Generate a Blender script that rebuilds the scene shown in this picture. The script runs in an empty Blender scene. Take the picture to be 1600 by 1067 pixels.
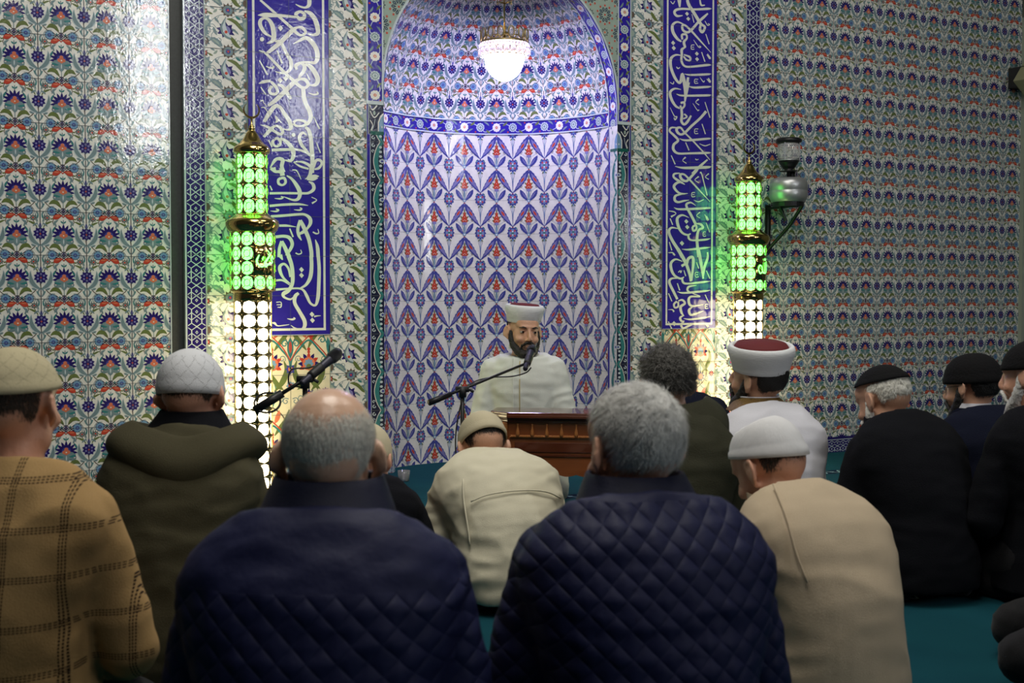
import bpy, bmesh, math, random
import numpy as np
from math import sin, cos, tan, pi, radians, sqrt, atan2, atan
from mathutils import Vector, Matrix, Euler

random.seed(7); np.random.seed(7)
SC = bpy.context.scene
COL = SC.collection

# ------------------------------------------------------------------ camera
CH = 1.02                       # the photographer sits on the floor
FPX = 2000.0                    # focal length in pixels of a 1600 px wide frame
YAW = radians(30.1)             # turned right from the wall's normal
PITCH = radians(2.05)
CPOS = Vector((0, 0, CH))
FWD = Vector((sin(YAW)*cos(PITCH), cos(YAW)*cos(PITCH), -sin(PITCH)))
RGT = Vector((cos(YAW), -sin(YAW), 0))
UPV = RGT.cross(FWD)
cam_d = bpy.data.cameras.new('camera')
cam = bpy.data.objects.new('camera', cam_d); COL.objects.link(cam)
cam_d.sensor_width = 36; cam_d.lens = FPX/1600*36
cam_d.clip_start = 0.05; cam_d.clip_end = 100
cam.matrix_world = Matrix(((RGT.x, UPV.x, -FWD.x, 0), (RGT.y, UPV.y, -FWD.y, 0), (RGT.z, UPV.z, -FWD.z, CH), (0, 0, 0, 1)))
cam_d.dof.use_dof = True; cam_d.dof.focus_distance = 6.7; cam_d.dof.aperture_fstop = 6.3
SC.camera = cam
SC.view_settings.view_transform = 'Standard'; SC.view_settings.look = 'None'
SC.view_settings.exposure = 0.0; SC.view_settings.gamma = 1.0; SC.view_settings.use_curve_mapping = False
SC.render.film_transparent = False

WY = 6.14                       # the tiled front wall stands at Y = WY

def ray(x, y):
    return FWD + RGT*((x-800)/FPX) - UPV*((y-533.5)/FPX)
def at(x, y, Z):                # the point at depth Z along the view
    return CPOS + ray(x, y)*Z
def wall(x, y, Y=WY):
    d = ray(x, y); return CPOS + d*(Y/d.y)
def ground(x, y, z=0.0):
    d = ray(x, y); return CPOS + d*((z-CH)/d.z)
def ppm(Z): return FPX/Z

# ------------------------------------------------------------------ world and lights
w = bpy.data.worlds.new('world'); SC.world = w; w.use_nodes = True
w.node_tree.nodes['Background'].inputs[0].default_value = (0.55, 0.62, 0.75, 1)
w.node_tree.nodes['Background'].inputs[1].default_value = 0.03

def light(name, kind, loc, energy, color, size=0.1, target=None, **kw):
    d = bpy.data.lights.new(name, kind); o = bpy.data.objects.new(name, d); COL.objects.link(o)
    d.energy = energy; d.color = color; o.location = loc
    if kind == 'AREA':
        d.shape = 'RECTANGLE'; d.size = size; d.size_y = kw.get('size_y', size)
    else: d.shadow_soft_size = size
    if kind == 'SPOT': d.spot_size = radians(kw.get('angle', 90)); d.spot_blend = 1.0
    if target is not None:
        o.rotation_euler = (Vector(target)-Vector(loc)).to_track_quat('-Z', 'Y').to_euler()
    return o
# ceiling lamps of the hall, above and ahead of the first rows
light('ceiling_lamp', 'AREA', (1.8, 3.4, 4.6), 80, (1.0, 0.96, 0.88), 1.6, (1.6, 4.9, 0))
light('ceiling_lamp', 'AREA', (4.2, 3.4, 4.6), 38, (1.0, 0.96, 0.90), 1.4, (4.0, 5.4, 0))
light('chandelier_light', 'POINT', (1.5, 1.9, 3.8), 62, (1.0, 0.93, 0.80), 0.5)

light('ceiling_lamp', 'AREA', (0.6, 0.6, 4.8), 24, (1.0, 0.97, 0.92), 1.6, (1.0, 2.0, 0))

# ------------------------------------------------------------------ materials
MATS = {}
def nm(name):
    m = bpy.data.materials.new(name); m.use_nodes = True
    nt = m.node_tree; b = nt.nodes['Principled BSDF']; return m, nt, b
def N(nt, t, **kw):
    n = nt.nodes.new(t)
    for k, v in kw.items():
        if k.startswith('i_'): n.inputs[int(k[2:])].default_value = v
        else: setattr(n, k, v)
    return n
def L(nt, a, b): nt.links.new(a, b)
def c4(c): return (c[0], c[1], c[2], 1)
def S(r, g, b):                 # sRGB bytes to linear
    f = lambda v: ((v/255+0.055)/1.055)**2.4 if v > 10 else v/255/12.92
    return (f(r), f(g), f(b))

def plain(name, col, rough=0.5, metal=0.0, noise=0.0, nscale=20, bump=0.0, bscale=60, coat=0.0, sheen=0.0, detail=3, spec=0.5, stretch=None):
    m, nt, b = nm(name)
    b.inputs['Base Color'].default_value = c4(col)
    b.inputs['Roughness'].default_value = rough; b.inputs['Metallic'].default_value = metal
    b.inputs['Coat Weight'].default_value = coat; b.inputs['Sheen Weight'].default_value = sheen
    b.inputs['Specular IOR Level'].default_value = spec
    tc = N(nt, 'ShaderNodeTexCoord')
    src = tc.outputs['Object']
    if stretch:
        mp = N(nt, 'ShaderNodeMapping'); mp.inputs['Scale'].default_value = stretch
        L(nt, src, mp.inputs[0]); src = mp.outputs[0]
    if noise > 0:
        n = N(nt, 'ShaderNodeTexNoise'); n.inputs['Scale'].default_value = nscale; n.inputs['Detail'].default_value = detail
        L(nt, src, n.inputs['Vector'])
        mx = N(nt, 'ShaderNodeMix', data_type='RGBA')
        L(nt, n.outputs['Fac'], mx.inputs['Factor'])
        mx.inputs['A'].default_value = c4([v*(1-noise) for v in col]); mx.inputs['B'].default_value = c4([min(1, v*(1+noise)) for v in col])
        L(nt, mx.outputs['Result'], b.inputs['Base Color'])
    if bump > 0:
        n = N(nt, 'ShaderNodeTexNoise'); n.inputs['Scale'].default_value = bscale; n.inputs['Detail'].default_value = detail
        L(nt, src, n.inputs['Vector'])
        bp = N(nt, 'ShaderNodeBump'); bp.inputs['Strength'].default_value = bump; bp.inputs['Distance'].default_value = 0.01
        L(nt, n.outputs['Fac'], bp.inputs['Height']); L(nt, bp.outputs[0], b.inputs['Normal'])
    MATS[name] = m
    return m

def glaze_group():              # uneven glaze: low pillows plus fine ripples
    g = bpy.data.node_groups.new('glaze_bump', 'ShaderNodeTree')
    g.interface.new_socket('Normal', in_out='OUTPUT', socket_type='NodeSocketVector')
    go = g.nodes.new('NodeGroupOutput')
    geo = g.nodes.new('ShaderNodeNewGeometry')
    n1 = g.nodes.new('ShaderNodeTexNoise'); n1.inputs['Scale'].default_value = 14; n1.inputs['Detail'].default_value = 2
    n2 = g.nodes.new('ShaderNodeTexNoise'); n2.inputs['Scale'].default_value = 85; n2.inputs['Detail'].default_value = 1
    g.links.new(geo.outputs['Position'], n1.inputs['Vector']); g.links.new(geo.outputs['Position'], n2.inputs['Vector'])
    b1 = g.nodes.new('ShaderNodeBump'); b1.inputs['Strength'].default_value = 0.05; b1.inputs['Distance'].default_value = 0.012
    b2 = g.nodes.new('ShaderNodeBump'); b2.inputs['Strength'].default_value = 0.17; b2.inputs['Distance'].default_value = 0.0016
    g.links.new(n1.outputs['Fac'], b1.inputs['Height']); g.links.new(n2.outputs['Fac'], b2.inputs['Height'])
    g.links.new(b1.outputs[0], b2.inputs['Normal']); g.links.new(b2.outputs[0], go.inputs[0])
    return g
GL = glaze_group()
def glazed(name, col, rough=0.10):
    m, nt, b = nm('glaze_'+name)
    b.inputs['Roughness'].default_value = rough; b.inputs['Specular IOR Level'].default_value = .68
    n = N(nt, 'ShaderNodeTexNoise'); n.inputs['Scale'].default_value = 30
    geo = N(nt, 'ShaderNodeNewGeometry'); L(nt, geo.outputs['Position'], n.inputs['Vector'])
    mx = N(nt, 'ShaderNodeMix', data_type='RGBA'); L(nt, n.outputs['Fac'], mx.inputs['Factor'])
    mx.inputs['A'].default_value = c4([v*0.86 for v in col]); mx.inputs['B'].default_value = c4([min(1, v*1.12) for v in col])
    L(nt, mx.outputs['Result'], b.inputs['Base Color'])
    gn = N(nt, 'ShaderNodeGroup'); gn.node_tree = GL; L(nt, gn.outputs[0], b.inputs['Normal'])
    MATS[name] = m
    return m
PIG = dict(white=(.74,.73,.68), cream=(.74,.68,.48), navy=(.022,.014,.13), blue=(.05,.06,.27), cobalt=(.03,.02,.30),
           sky=(.16,.30,.46), teal=(.04,.20,.20), grey=(.17,.25,.27), sage=(.30,.38,.33), olive=(.13,.17,.055), red=(.50,.06,.035),
           orange=(.60,.17,.09), ink=(.018,.022,.05), brown=(.12,.09,.07), lilac=(.20,.19,.42), grout=(.10,.11,.12), pale=(.50,.57,.60),
           letter=(.72,.74,.66), emerald=(.012,.10,.08), marble=(.035,.04,.04))
for k, v in PIG.items(): glazed(k, v)
PORD = list(PIG)

# ------------------------------------------------------------------ object helpers
def tag(o, label=None, cat=None, group=None, kind=None):
    if label: o['label'] = label
    if cat: o['category'] = cat
    if group: o['group'] = group
    if kind: o['kind'] = kind
    return o
def link(o, parent=None):
    COL.objects.link(o)
    if parent is not None: o.parent = parent
    return o
def empty(name, loc=(0, 0, 0), rz=0, **kw):
    o = bpy.data.objects.new(name, None); o.empty_display_size = 0.1
    o.location = loc; o.rotation_euler = (0, 0, rz); link(o); tag(o, **kw); return o
def mesh_obj(name, verts, faces, mats, parent=None, mi=None, smooth=False, **kw):
    me = bpy.data.meshes.new(name); me.from_pydata([tuple(v) for v in verts], [], faces)
    if not isinstance(mats, (list, tuple)): mats = [mats]
    for m in mats: me.materials.append(MATS[m] if isinstance(m, str) else m)
    if mi is not None: me.polygons.foreach_set('material_index', np.array(mi, dtype=np.int32))
    if smooth: me.polygons.foreach_set('use_smooth', [True]*len(me.polygons))
    me.update(); o = bpy.data.objects.new(name, me); link(o, parent); tag(o, **kw); return o

class MB:                       # collects simple solids into one mesh
    def __init__(s): s.v = []; s.f = []; s.m = []
    def add(s, V, F, mi=0):
        o = len(s.v); s.v += [tuple(p) for p in V]; s.f += [tuple(i+o for i in f) for f in F]; s.m += [mi]*len(F); return s
    def box(s, lo, hi, mi=0, mat=None):
        x0, y0, z0 = lo; x1, y1, z1 = hi
        V = [Vector(p) for p in ((x0,y0,z0),(x1,y0,z0),(x1,y1,z0),(x0,y1,z0),(x0,y0,z1),(x1,y0,z1),(x1,y1,z1),(x0,y1,z1))]
        if mat is not None: V = [mat @ p for p in V]
        return s.add(V, [(0,3,2,1),(4,5,6,7),(0,1,5,4),(1,2,6,5),(2,3,7,6),(3,0,4,7)], mi)
    def lathe(s, prof, c=(0,0,0), n=32, mi=0, cap=True, mat=None):
        V = []; F = []
        for r, z in prof:
            for k in range(n):
                a = 2*pi*k/n; p = Vector((r*cos(a), r*sin(a), z))
                p = (mat @ p) if mat is not None else p + Vector(c)
                V.append(p)
        m = len(prof)
        for i in range(m-1):
            for k in range(n):
                k2 = (k+1) % n; F.append((i*n+k, i*n+k2, (i+1)*n+k2, (i+1)*n+k))
        if cap:
            F.append(tuple(range(n-1, -1, -1))); F.append(tuple((m-1)*n+k for k in range(n)))
        return s.add(V, F, mi)
    def tube(s, pts, r, n=8, mi=0, closed=False):
        pts = [Vector(p) for p in pts]; R = r if isinstance(r, (list, tuple)) else [r]*len(pts)
        V = []; F = []; m = len(pts); u = None
        for i, p in enumerate(pts):
            a = pts[(i-1) % m] if closed or i > 0 else p; b = pts[(i+1) % m] if closed or i < m-1 else p
            t = (b-a).normalized()
            if u is None: u = t.orthogonal().normalized()
            u = (u - t*u.dot(t)).normalized(); v = t.cross(u)
            for k in range(n):
                A = 2*pi*k/n; V.append(p + (u*cos(A)+v*sin(A))*R[i])
        for i in range(m if closed else m-1):
            j = (i+1) % m
            for k in range(n):
                k2 = (k+1) % n; F.append((i*n+k, i*n+k2, j*n+k2, j*n+k))
        if not closed: F.append(tuple(range(n-1, -1, -1))); F.append(tuple((m-1)*n+k for k in range(n)))
        return s.add(V, F, mi)
    def ball(s, c, r, n=16, m=10, mi=0, mat=None, z0=-1.0, z1=1.0):
        rx, ry, rz = r if isinstance(r, (list, tuple)) else (r, r, r); V = []; F = []
        for i in range(m+1):
            ph = math.asin(z0) + (math.asin(z1)-math.asin(z0))*i/m
            for k in range(n):
                a = 2*pi*k/n; p = Vector((rx*cos(ph)*cos(a), ry*cos(ph)*sin(a), rz*sin(ph)))
                p = mat @ p if mat is not None else p
                V.append(p + Vector(c))
        for i in range(m):
            for k in range(n):
                k2 = (k+1) % n; F.append((i*n+k, i*n+k2, (i+1)*n+k2, (i+1)*n+k))
        F.append(tuple(range(n-1, -1, -1))); F.append(tuple(m*n+k for k in range(n)))
        return s.add(V, F, mi)
    def build(s, name, mats, parent=None, smooth=False, **kw):
        return mesh_obj(name, s.v, s.f, mats, parent, s.m, smooth, **kw)
def fix(o, dist=1e-5):          # weld and turn normals outward
    bm = bmesh.new(); bm.from_mesh(o.data); bmesh.ops.remove_doubles(bm, verts=bm.verts, dist=dist)
    bmesh.ops.recalc_face_normals(bm, faces=bm.faces); bm.to_mesh(o.data); bm.free(); return o
def bevel(o, w=0.004, seg=2, ang=40):
    m = o.modifiers.new('bevel', 'BEVEL'); m.width = w; m.segments = seg; m.limit_method = 'ANGLE'; m.angle_limit = radians(ang); return o
def solidify(o, t, off=0):
    m = o.modifiers.new('thickness', 'SOLIDIFY'); m.thickness = t; m.offset = off; return o

# ------------------------------------------------------------------ tile patterns, drawn in tile units (u right, v up)
def catmull(pts, k=6):
    P = [np.array(p, float) for p in pts]
    if len(P) < 3: 
        return [P[0]+(P[-1]-P[0])*t for t in np.linspace(0, 1, k+1)]
    P = [2*P[0]-P[1]] + P + [2*P[-1]-P[-2]]; out = []
    for i in range(1, len(P)-2):
        for j in range(k):
            t = j/k; a, b, c, d = P[i-1:i+3]
            out.append(0.5*((2*b)+(c-a)*t+(2*a-5*b+4*c-d)*t*t+(3*b-a-3*c+d)*t**3))
    out.append(P[-2]); return out
class Pat:
    def __init__(s): s.p = []   # (layer, pigment, polygon)
    def poly(s, pts, m, l, mir=False):
        a = np.array(pts, float); s.p.append((l, m, a))
        if mir: b = a.copy(); b[:, 0] = 1-b[:, 0]; s.p.append((l, m, b[::-1]))
    def disc(s, x, y, r, m, l=1, n=10, ry=None, rot=0, mir=False):
        ry = r if ry is None else ry
        s.poly([(x+r*cos(t)*cos(rot)-ry*sin(t)*sin(rot), y+r*cos(t)*sin(rot)+ry*sin(t)*cos(rot)) for t in [2*pi*k/n for k in range(n)]], m, l, mir)
    def star(s, x, y, r1, r2, n, m, l=1, rot=pi/2, mir=False, sy=1.0):
        pts = []
        for k in range(2*n):
            r = r1 if k % 2 == 0 else r2; a = rot+pi*k/n; pts.append((x+r*cos(a), y+sy*r*sin(a)))
        for k in range(2*n): s.poly([(x, y), pts[k], pts[(k+1) % (2*n)]], m, l, mir)
    def petals(s, x, y, r0, r1, w, n, m, l=1, a0=0, a1=2*pi, mir=False):
        for k in range(n):
            a = a0+(a1-a0)*(k/(n if abs(a1-a0-2*pi) < 1e-6 else n-1))
            s.leaf((x+r0*cos(a), y+r0*sin(a)), (x+r1*cos(a), y+r1*sin(a)), w, 0, m, l, k=3, mir=mir)
    def leaf(s, a, b, w, bend, m, l=1, k=5, mir=False, peak=0.5, saw=0, ol=0):
        if ol: s.leaf(a, b, w+2*ol, bend, 'ink', l-.5, k, mir, peak, saw)
        a = np.array(a, float); b = np.array(b, float); d = b-a; nrm = np.array((-d[1], d[0])); mid = (a+b)/2+nrm*bend
        Lp = []; Rp = []
        kk = k*(2 if saw else 1)
        for i in range(kk+1):
            t = i/kk; p = (1-t)**2*a+2*t*(1-t)*mid+t*t*b; q = 2*(1-t)*(mid-a)+2*t*(b-mid)
            q = q/(np.linalg.norm(q)+1e-9); nn = np.array((-q[1], q[0]))
            e = math.log(0.5)/math.log(peak); ww = w*0.5*sin(pi*min(1, max(0, t**e)))**0.8
            if saw and i % 2 == 1: ww *= 1+saw
            Lp.append(p+nn*ww); Rp.append(p-nn*ww)
        for i in range(kk): s.poly([Rp[i], Rp[i+1], Lp[i+1], Lp[i]], m, l, mir)
    def line(s, pts, w, m, l=1, k=5, mir=False, smooth=True):
        if any(len(p) > 2 for p in pts): pts = [p if len(p) > 2 else (p[0], p[1], w) for p in pts]
        P = catmull(pts, k) if smooth else [np.array(p, float) for p in pts]
        Lp = []; Rp = []
        for i, p in enumerate(P):
            q = P[min(i+1, len(P)-1)]-P[max(i-1, 0)]; q = q[:2]/(np.linalg.norm(q[:2])+1e-9); nn = np.array((-q[1], q[0]))
            ww = (p[2] if len(p) > 2 else w)/2; Lp.append(p[:2]+nn*ww); Rp.append(p[:2]-nn*ww)
        for i in range(len(P)-1): s.poly([Rp[i], Rp[i+1], Lp[i+1], Lp[i]], m, l, mir)
    def curl(s, x, y, r, w, m, l=1, a0=0, turns=1.2, sgn=1, mir=False):
        s.line([(x+r*(1-0.75*t)*cos(a0+sgn*2*pi*turns*t), y+r*(1-0.75*t)*sin(a0+sgn*2*pi*turns*t)) for t in np.linspace(0, 1, 7)], w, m, l, k=2, mir=mir)

# A: carnation and tulip wall tile
A = Pat()
A.line([(0,.30),(-.02,.5),(0,.72),(0,1.0),(0,1.30)], .022, 'brown', 1)
A.line([(.5,.72),(.5,.86)], .02, 'grey', 1)
A.line([(.5,.92),(.42,1.0),(.30,1.10),(.16,1.20),(.08,1.3)], .02, 'brown', 1, mir=True)
A.line([(.06,.66),(.12,.78),(.17,.88)], .018, 'olive', 1, mir=True); A.line([(.02,.68),(.07,.80),(.10,.98)], .016, 'grey', 1, mir=True)
A.leaf((.06,.70),(.28,.83),.045,.15,'olive',2,mir=True); A.leaf((.04,.80),(.10,1.02),.04,-.15,'grey',2,mir=True)
A.leaf((.28,.72),(.40,.86),.05,.25,'grey',2,mir=True); A.leaf((.26,.50),(.34,.72),.045,.2,'teal',2,mir=True)
# crescent leaves cupping the round purple flower
A.line([(0,.26,.03),(.12,.34,.11),(.20,.46,.12),(.225,.62,.06),(.21,.70,.01)], .1, 'pale', 2, mir=True)
A.line([(0,.27,.02),(.12,.345,.075),(.20,.46,.085),(.22,.61,.035),(.21,.68,.005)], .1, 'grey', 3, mir=True)
A.disc(0,.545,.145,'pale',4,12); A.star(0,.545,.16,.115,10,'navy',5)
for k in range(6): A.disc(.075*cos(k*pi/3+.5), .545+.075*sin(k*pi/3+.5), .025, 'lilac', 6, 6)
A.disc(0,.535,.022,'red',6,6); A.leaf((0,.66),(0,.80),.05,0,'blue',3)
A.star(.15,.90,.08,.05,8,'brown',5,mir=True); A.disc(.15,.90,.045,'grey',5.5,7,mir=True); A.disc(.15,.90,.024,'red',6,6,mir=True)
for p,q in (((.05,.78),(.16,.70)),((.03,.95),(.10,1.06)),((.20,.30),(.10,.26)),((.36,.70),(.30,.84)),((.36,.30),(.28,.38))): A.leaf(p,q,.045,.15,'grey',2,mir=True)
for p,q in (((.5,.78),(.44,.84)),((.05,.12),(.10,.24)),((.42,.06),(.40,.12)),((.06,.88),(.05,.99))): A.leaf(p,q,.035,.1,'teal',2,mir=True)
A.line([(.30,.90),(.27,.80),(.33,.72),(.30,.62)],.016,'brown',1,mir=True); A.line([(.02,.30),(.06,.20),(.02,.10)],.03,'grey',2,mir=True)
# big palmette
A.disc(.5,.54,.17,'white',3,12)
for k in range(11):
    a = radians(-30+k*24); A.leaf((.5+.05*cos(a),.51+.05*sin(a)), (.5+.26*cos(a),.51+.26*sin(a)), .070, 0, 'navy', 4, k=4, peak=.42)
A.disc(.5,.515,.105,'blue',5,12)
for dx, dy in ((-.045,-.01),(.045,-.01),(0,.055),(0,-.035)): A.disc(.5+dx,.515+dy,.046,'orange',6,7)
A.disc(.5,.50,.018,'white',7,5)
A.leaf((.5,.46),(.29,.40),.12,-.15,'grey',5,mir=True,ol=.008); A.leaf((.5,.44),(.34,.30),.11,-.15,'grey',5.2,mir=True,ol=.008); A.leaf((.5,.48),(.5,.24),.15,0,'grey',5.4)
A.leaf((.45,.40),(.28,.44),.05,.2,'teal',6,mir=True)
A.leaf((.5,.43),(.5,.30),.03,0,'pale',6)
# olive arcs and lattice
A.line([(.5,.10),(.40,.18),(.32,.24),(.22,.24)], .018, 'brown', 1, mir=True)
A.line([(.45,.16,.02),(.37,.25,.085),(.28,.27,.09),(.19,.21,.01)], .06, 'olive', 4, mir=True)
A.disc(.5,.055,.055,'navy',4,4); A.disc(.5,.055,.028,'brown',5,4); A.line([(.5,.12),(.5,.25)],.016,'grey',1)
A.line([(.5,-.02),(.40,.06),(.30,.14)],.018,'ink',2,mir=True); A.line([(.5,.13),(.40,.05),(.32,-.03)],.018,'ink',2,mir=True)
A.disc(.25,.055,.105,'ink',3,12,mir=True); A.star(.25,.055,.103,.085,10,'sky',4,mir=True); A.disc(.25,.055,.045,'blue',5,8,mir=True); A.disc(.25,.055,.02,'sky',6,6,mir=True)
A.line([(.30,.17),(.18,.15),(.12,.05),(.15,-.03)],.014,'grey',2,mir=True)
# red tulips
A.line([(.5,.985),(.44,.95),(.38,.91)],.02,'ink',2,mir=True)
A.leaf((.49,.965),(.27,.885),.115,-.12,'red',5,k=5,mir=True,peak=.6,ol=.007); A.leaf((.44,.955),(.30,.945),.035,0,'orange',6,k=3,mir=True); A.disc(.5,.93,.02,'red',4,5)
A.leaf((.30,.90),(.21,.88),.03,.2,'olive',4,mir=True)

# B: lattice of saz leaves with cypress bouquet and medallions
B = Pat()
for sx in (1,):
    B.leaf((.06,.30),(.14,.22),.05,.1,'teal',3,mir=True); B.leaf((.08,-.02),(.15,.06),.05,-.1,'teal',3,mir=True)
    B.line([(.5,1.0),(.40,.86),(.25,.66),(.10,.45),(0,.30)], .02, 'blue', 1, mir=True)
    B.line([(.5,1.0),(.42,.80),(.28,.60),(.1,.42)], .012, 'red', 1, mir=True)
    B.leaf((.49,.985),(.02,.32),.155,.05,'blue',3,k=7,mir=True,peak=.38,saw=.22)
    B.leaf((.43,.89),(.08,.41),.105,.04,'lilac',4,k=5,mir=True,peak=.42)
    B.leaf((.36,.775),(.245,.62),.065,.0,'red',5,k=4,mir=True)
    B.leaf((.5,.05),(.225,.41),.125,.08,'blue',3,k=6,mir=True,peak=.6,saw=.12); B.leaf((.45,.13),(.29,.35),.035,.10,'lilac',4,k=4,mir=True)
    B.line([(.5,.02),(.44,-.05),(.30,-.25)],.010,'blue',1,mir=True)
    B.curl(.27,.50,.05,.012,'brown',2,a0=-1.2,sgn=-1,mir=True); B.line([(.46,.36),(.36,.40),(.30,.45)],.010,'sky',2,mir=True)
    B.leaf((.45,.50),(.36,.62),.045,-.2,'olive',4,mir=True); B.leaf((.44,.44),(.36,.50),.04,-.2,'olive',4,mir=True)
B.disc(.5,.075,.055,'sky',5,10); B.disc(.5,.075,.025,'white',6,6); B.disc(.5,.015,.02,'red',5,6)
B.line([(.5,.10),(.5,.36)],.03,'sky',4); B.line([(.47,.10),(.45,.25),(.42,.36)],.014,'grey',4,mir=True)
B.leaf((.5,.12),(.5,.40),.06,0,'grey',3); B.disc(.5,.40,.07,'lilac',5,10,ry=.05); B.star(.5,.41,.075,.05,7,'sky',4)
for (x, y, r) in ((.5,.50,.06),(.445,.48,.045),(.555,.48,.045),(.46,.56,.045),(.54,.56,.045),(.5,.63,.046),(.5,.70,.034),(.47,.61,.024),(.53,.61,.024)): B.disc(x,y,r,'red',6,7,ry=r*1.2)
for (x, y) in ((.5,.50),(.46,.48),(.54,.48),(.5,.59)): B.disc(x,y,.013,'white',7,5)
B.leaf((.5,.66),(.5,.85),.04,0,'olive',5); B.leaf((.48,.62),(.44,.74),.025,0,'olive',5,mir=True)
# medallion at u=0
B.disc(0,.115,.155,'pale',3,14,ry=.185); B.star(0,.115,.185,.14,12,'blue',4,sy=1.12); B.disc(0,.115,.115,'lilac',5,12,ry=.13)
for k in range(8): B.disc(.09*cos(k*pi/4), .115+.105*sin(k*pi/4), .028, ('red' if k % 2 else 'sky'), 6, 6)
B.disc(0,.115,.045,'teal',7,8); B.disc(0,.165,.024,'white',7.2,6); B.disc(0,.065,.024,'white',7.2,6)
B.leaf((0,.26),(0,.34),.03,0,'blue',5); B.disc(0,.285,.025,'red',6,6,ry=.012)
B.line([(0,-.05),(0,-.25),(0,-.66)],.018,'sky',2); B.line([(.02,-.06),(.05,-.18),(.02,-.30),(0,-.6)],.012,'blue',2); B.line([(-.02,-.06),(-.05,-.18),(-.02,-.30),(0,-.6)],.012,'blue',2)
B.disc(0,-.10,.028,'sky',4,7); B.leaf((-.08,-.14),(-.01,-.08),.03,.2,'olive',3); B.leaf((.08,-.14),(.01,-.08),.03,-.2,'olive',3)

# C: asymmetrical scroll with hooked leaves, one tile wide
C_ = Pat()
C_.line([(0,.42),(.12,.36),(.25,.22),(.45,.10),(.60,.05),(.8,.12),(1.0,.42)],.026,'grey',1); C_.line([(.6,.05),(.72,-.04),(.9,-.10),(1.0,-.02)],.016,'grey',1)
C_.line([(.25,.22),(.16,.40),(.25,.52),(.35,.45)],.014,'grey',1); C_.curl(.17,.60,.10,.016,'grey',1,a0=0); C_.curl(.78,.30,.10,.014,'grey',1,a0=2)
C_.line([(.5,.95),(.30,.88),(.16,.75),(.12,.62)],.014,'grey',1); C_.line([(.62,.86),(.80,.95),(.95,.88),(1.0,.82)],.014,'grey',1)
C_.disc(.5,.52,.04,'red',7,6)
C_.star(.50,.56,.235,.15,9,'navy',2,sy=.85); C_.disc(.50,.56,.11,'lilac',3,10)
C_.line([(.50,.88,.01),(.46,.76,.07),(.44,.62,.15),(.50,.47,.15),(.62,.37,.06),(.70,.36,.01)],.1,'grey',5); C_.line([(.50,.86,.005),(.465,.74,.03),(.46,.62,.09),(.52,.48,.09),(.62,.39,.02)],.1,'pale',6)
C_.line([(.52,.84,.01),(.62,.83,.07),(.74,.77,.09),(.86,.64,.07),(.92,.58,.01)],.1,'olive',5); C_.line([(.60,.43,.02),(.66,.34,.09),(.75,.22,.09),(.86,.16,.01)],.1,'olive',5)
C_.star(.55,.05,.175,.125,10,'brown',4); C_.disc(.55,.05,.115,'grey',5,10); C_.disc(.55,.05,.058,'blue',6,8); C_.disc(.55,.05,.028,'red',7,6)
for k in range(7): C_.leaf((.55,.05),(.55+.22*cos(pi*k/6),.05+.19*sin(pi*k/6)),.045,0,'grey',3,k=3)
C_.leaf((.42,.16),(.10,.34),.13,-.15,'grey',3,saw=.25); C_.leaf((.36,.18),(.16,.32),.05,-.15,'sage',4)
C_.star(0,.26,.15,.10,9,'grey',3); C_.disc(0,.26,.10,'brown',4,10); C_.star(0,.72,.19,.12,9,'grey',3,sy=1.2); C_.disc(0,.72,.10,'sage',4,8); C_.star(0,-.03,.10,.07,8,'brown',3); C_.disc(0,-.03,.055,'red',4,8); C_.disc(0,-.03,.03,'white',5,6)
C_.star(1,.48,.13,.08,9,'grey',3); C_.disc(1,.26,.10,'brown',4,10); C_.star(1,.72,.19,.12,9,'grey',3,sy=1.2); C_.disc(1,.72,.10,'sage',4,8); C_.star(1,-.03,.10,.07,8,'brown',3); C_.disc(1,-.03,.055,'red',4,8); C_.disc(1,-.03,.03,'white',5,6)
C_.leaf((.30,.42),(.22,.62),.07,.2,'grey',3); C_.leaf((.24,.86),(.34,.74),.06,-.2,'grey',3); C_.leaf((.72,.92),(.84,.84),.06,.1,'teal',3); C_.leaf((.85,.36),(.93,.46),.05,.1,'grey',3); C_.leaf((.30,.06),(.20,-.04),.06,.1,'sage',3)
C_.line([(.08,.44),(.14,.50),(.10,.58)],.014,'grey',2); C_.line([(.36,.70),(.28,.78),(.34,.88)],.014,'grey',2); C_.line([(.62,.22),(.72,.30),(.66,.38)],.014,'grey',2); C_.curl(.88,.90,.07,.014,'grey',2,a0=1); C_.curl(.34,.30,.07,.014,'grey',2,a0=3,sgn=-1); C_.leaf((.62,.60),(.80,.48),.05,.2,'grey',2); C_.leaf((.12,.10),(.24,.04),.05,.1,'grey',2)
C_.leaf((.20,.92),(.06,.98),.05,.1,'olive',4); C_.leaf((.80,.02),(.92,.12),.05,.1,'grey',4)

# D: white interlace on blue, unit one border width square
D = Pat()
for yy in (0,):
    D.line([(0,.5),(.25,.33),(.5,.5),(.75,.67),(1,.5)],.045,'pale',1,smooth=False); D.line([(0,.5),(.25,.67),(.5,.5),(.75,.33),(1,.5)],.045,'pale',1,smooth=False)
    D.line([(.25,.33),(.25,.0)],.05,'pale',1,smooth=False); D.line([(.75,.33),(.75,.0)],.05,'pale',1,smooth=False); D.line([(.25,.67),(.25,1.0)],.05,'pale',1,smooth=False); D.line([(.75,.67),(.75,1.0)],.05,'pale',1,smooth=False)
    D.line([(0,1.0),(.25,.82),(.5,1.0),(.75,.82),(1,1.0)],.05,'pale',1,smooth=False); D.line([(0,0),(.25,.18),(.5,0),(.75,.18),(1,0)],.05,'pale',1,smooth=False)
    for (x, y) in ((.5,.22),(.5,.78),(0,.25),(0,.75),(1,.25),(1,.75)): D.disc(x,y,.075,'pale',2,4,ry=.09); D.disc(x,y,.035,'navy',3,4,ry=.04)
    D.disc(.5,.5,.05,'pale',2,6)
import copy
D2 = Pat(); D2.p = list(D.p)
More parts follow.
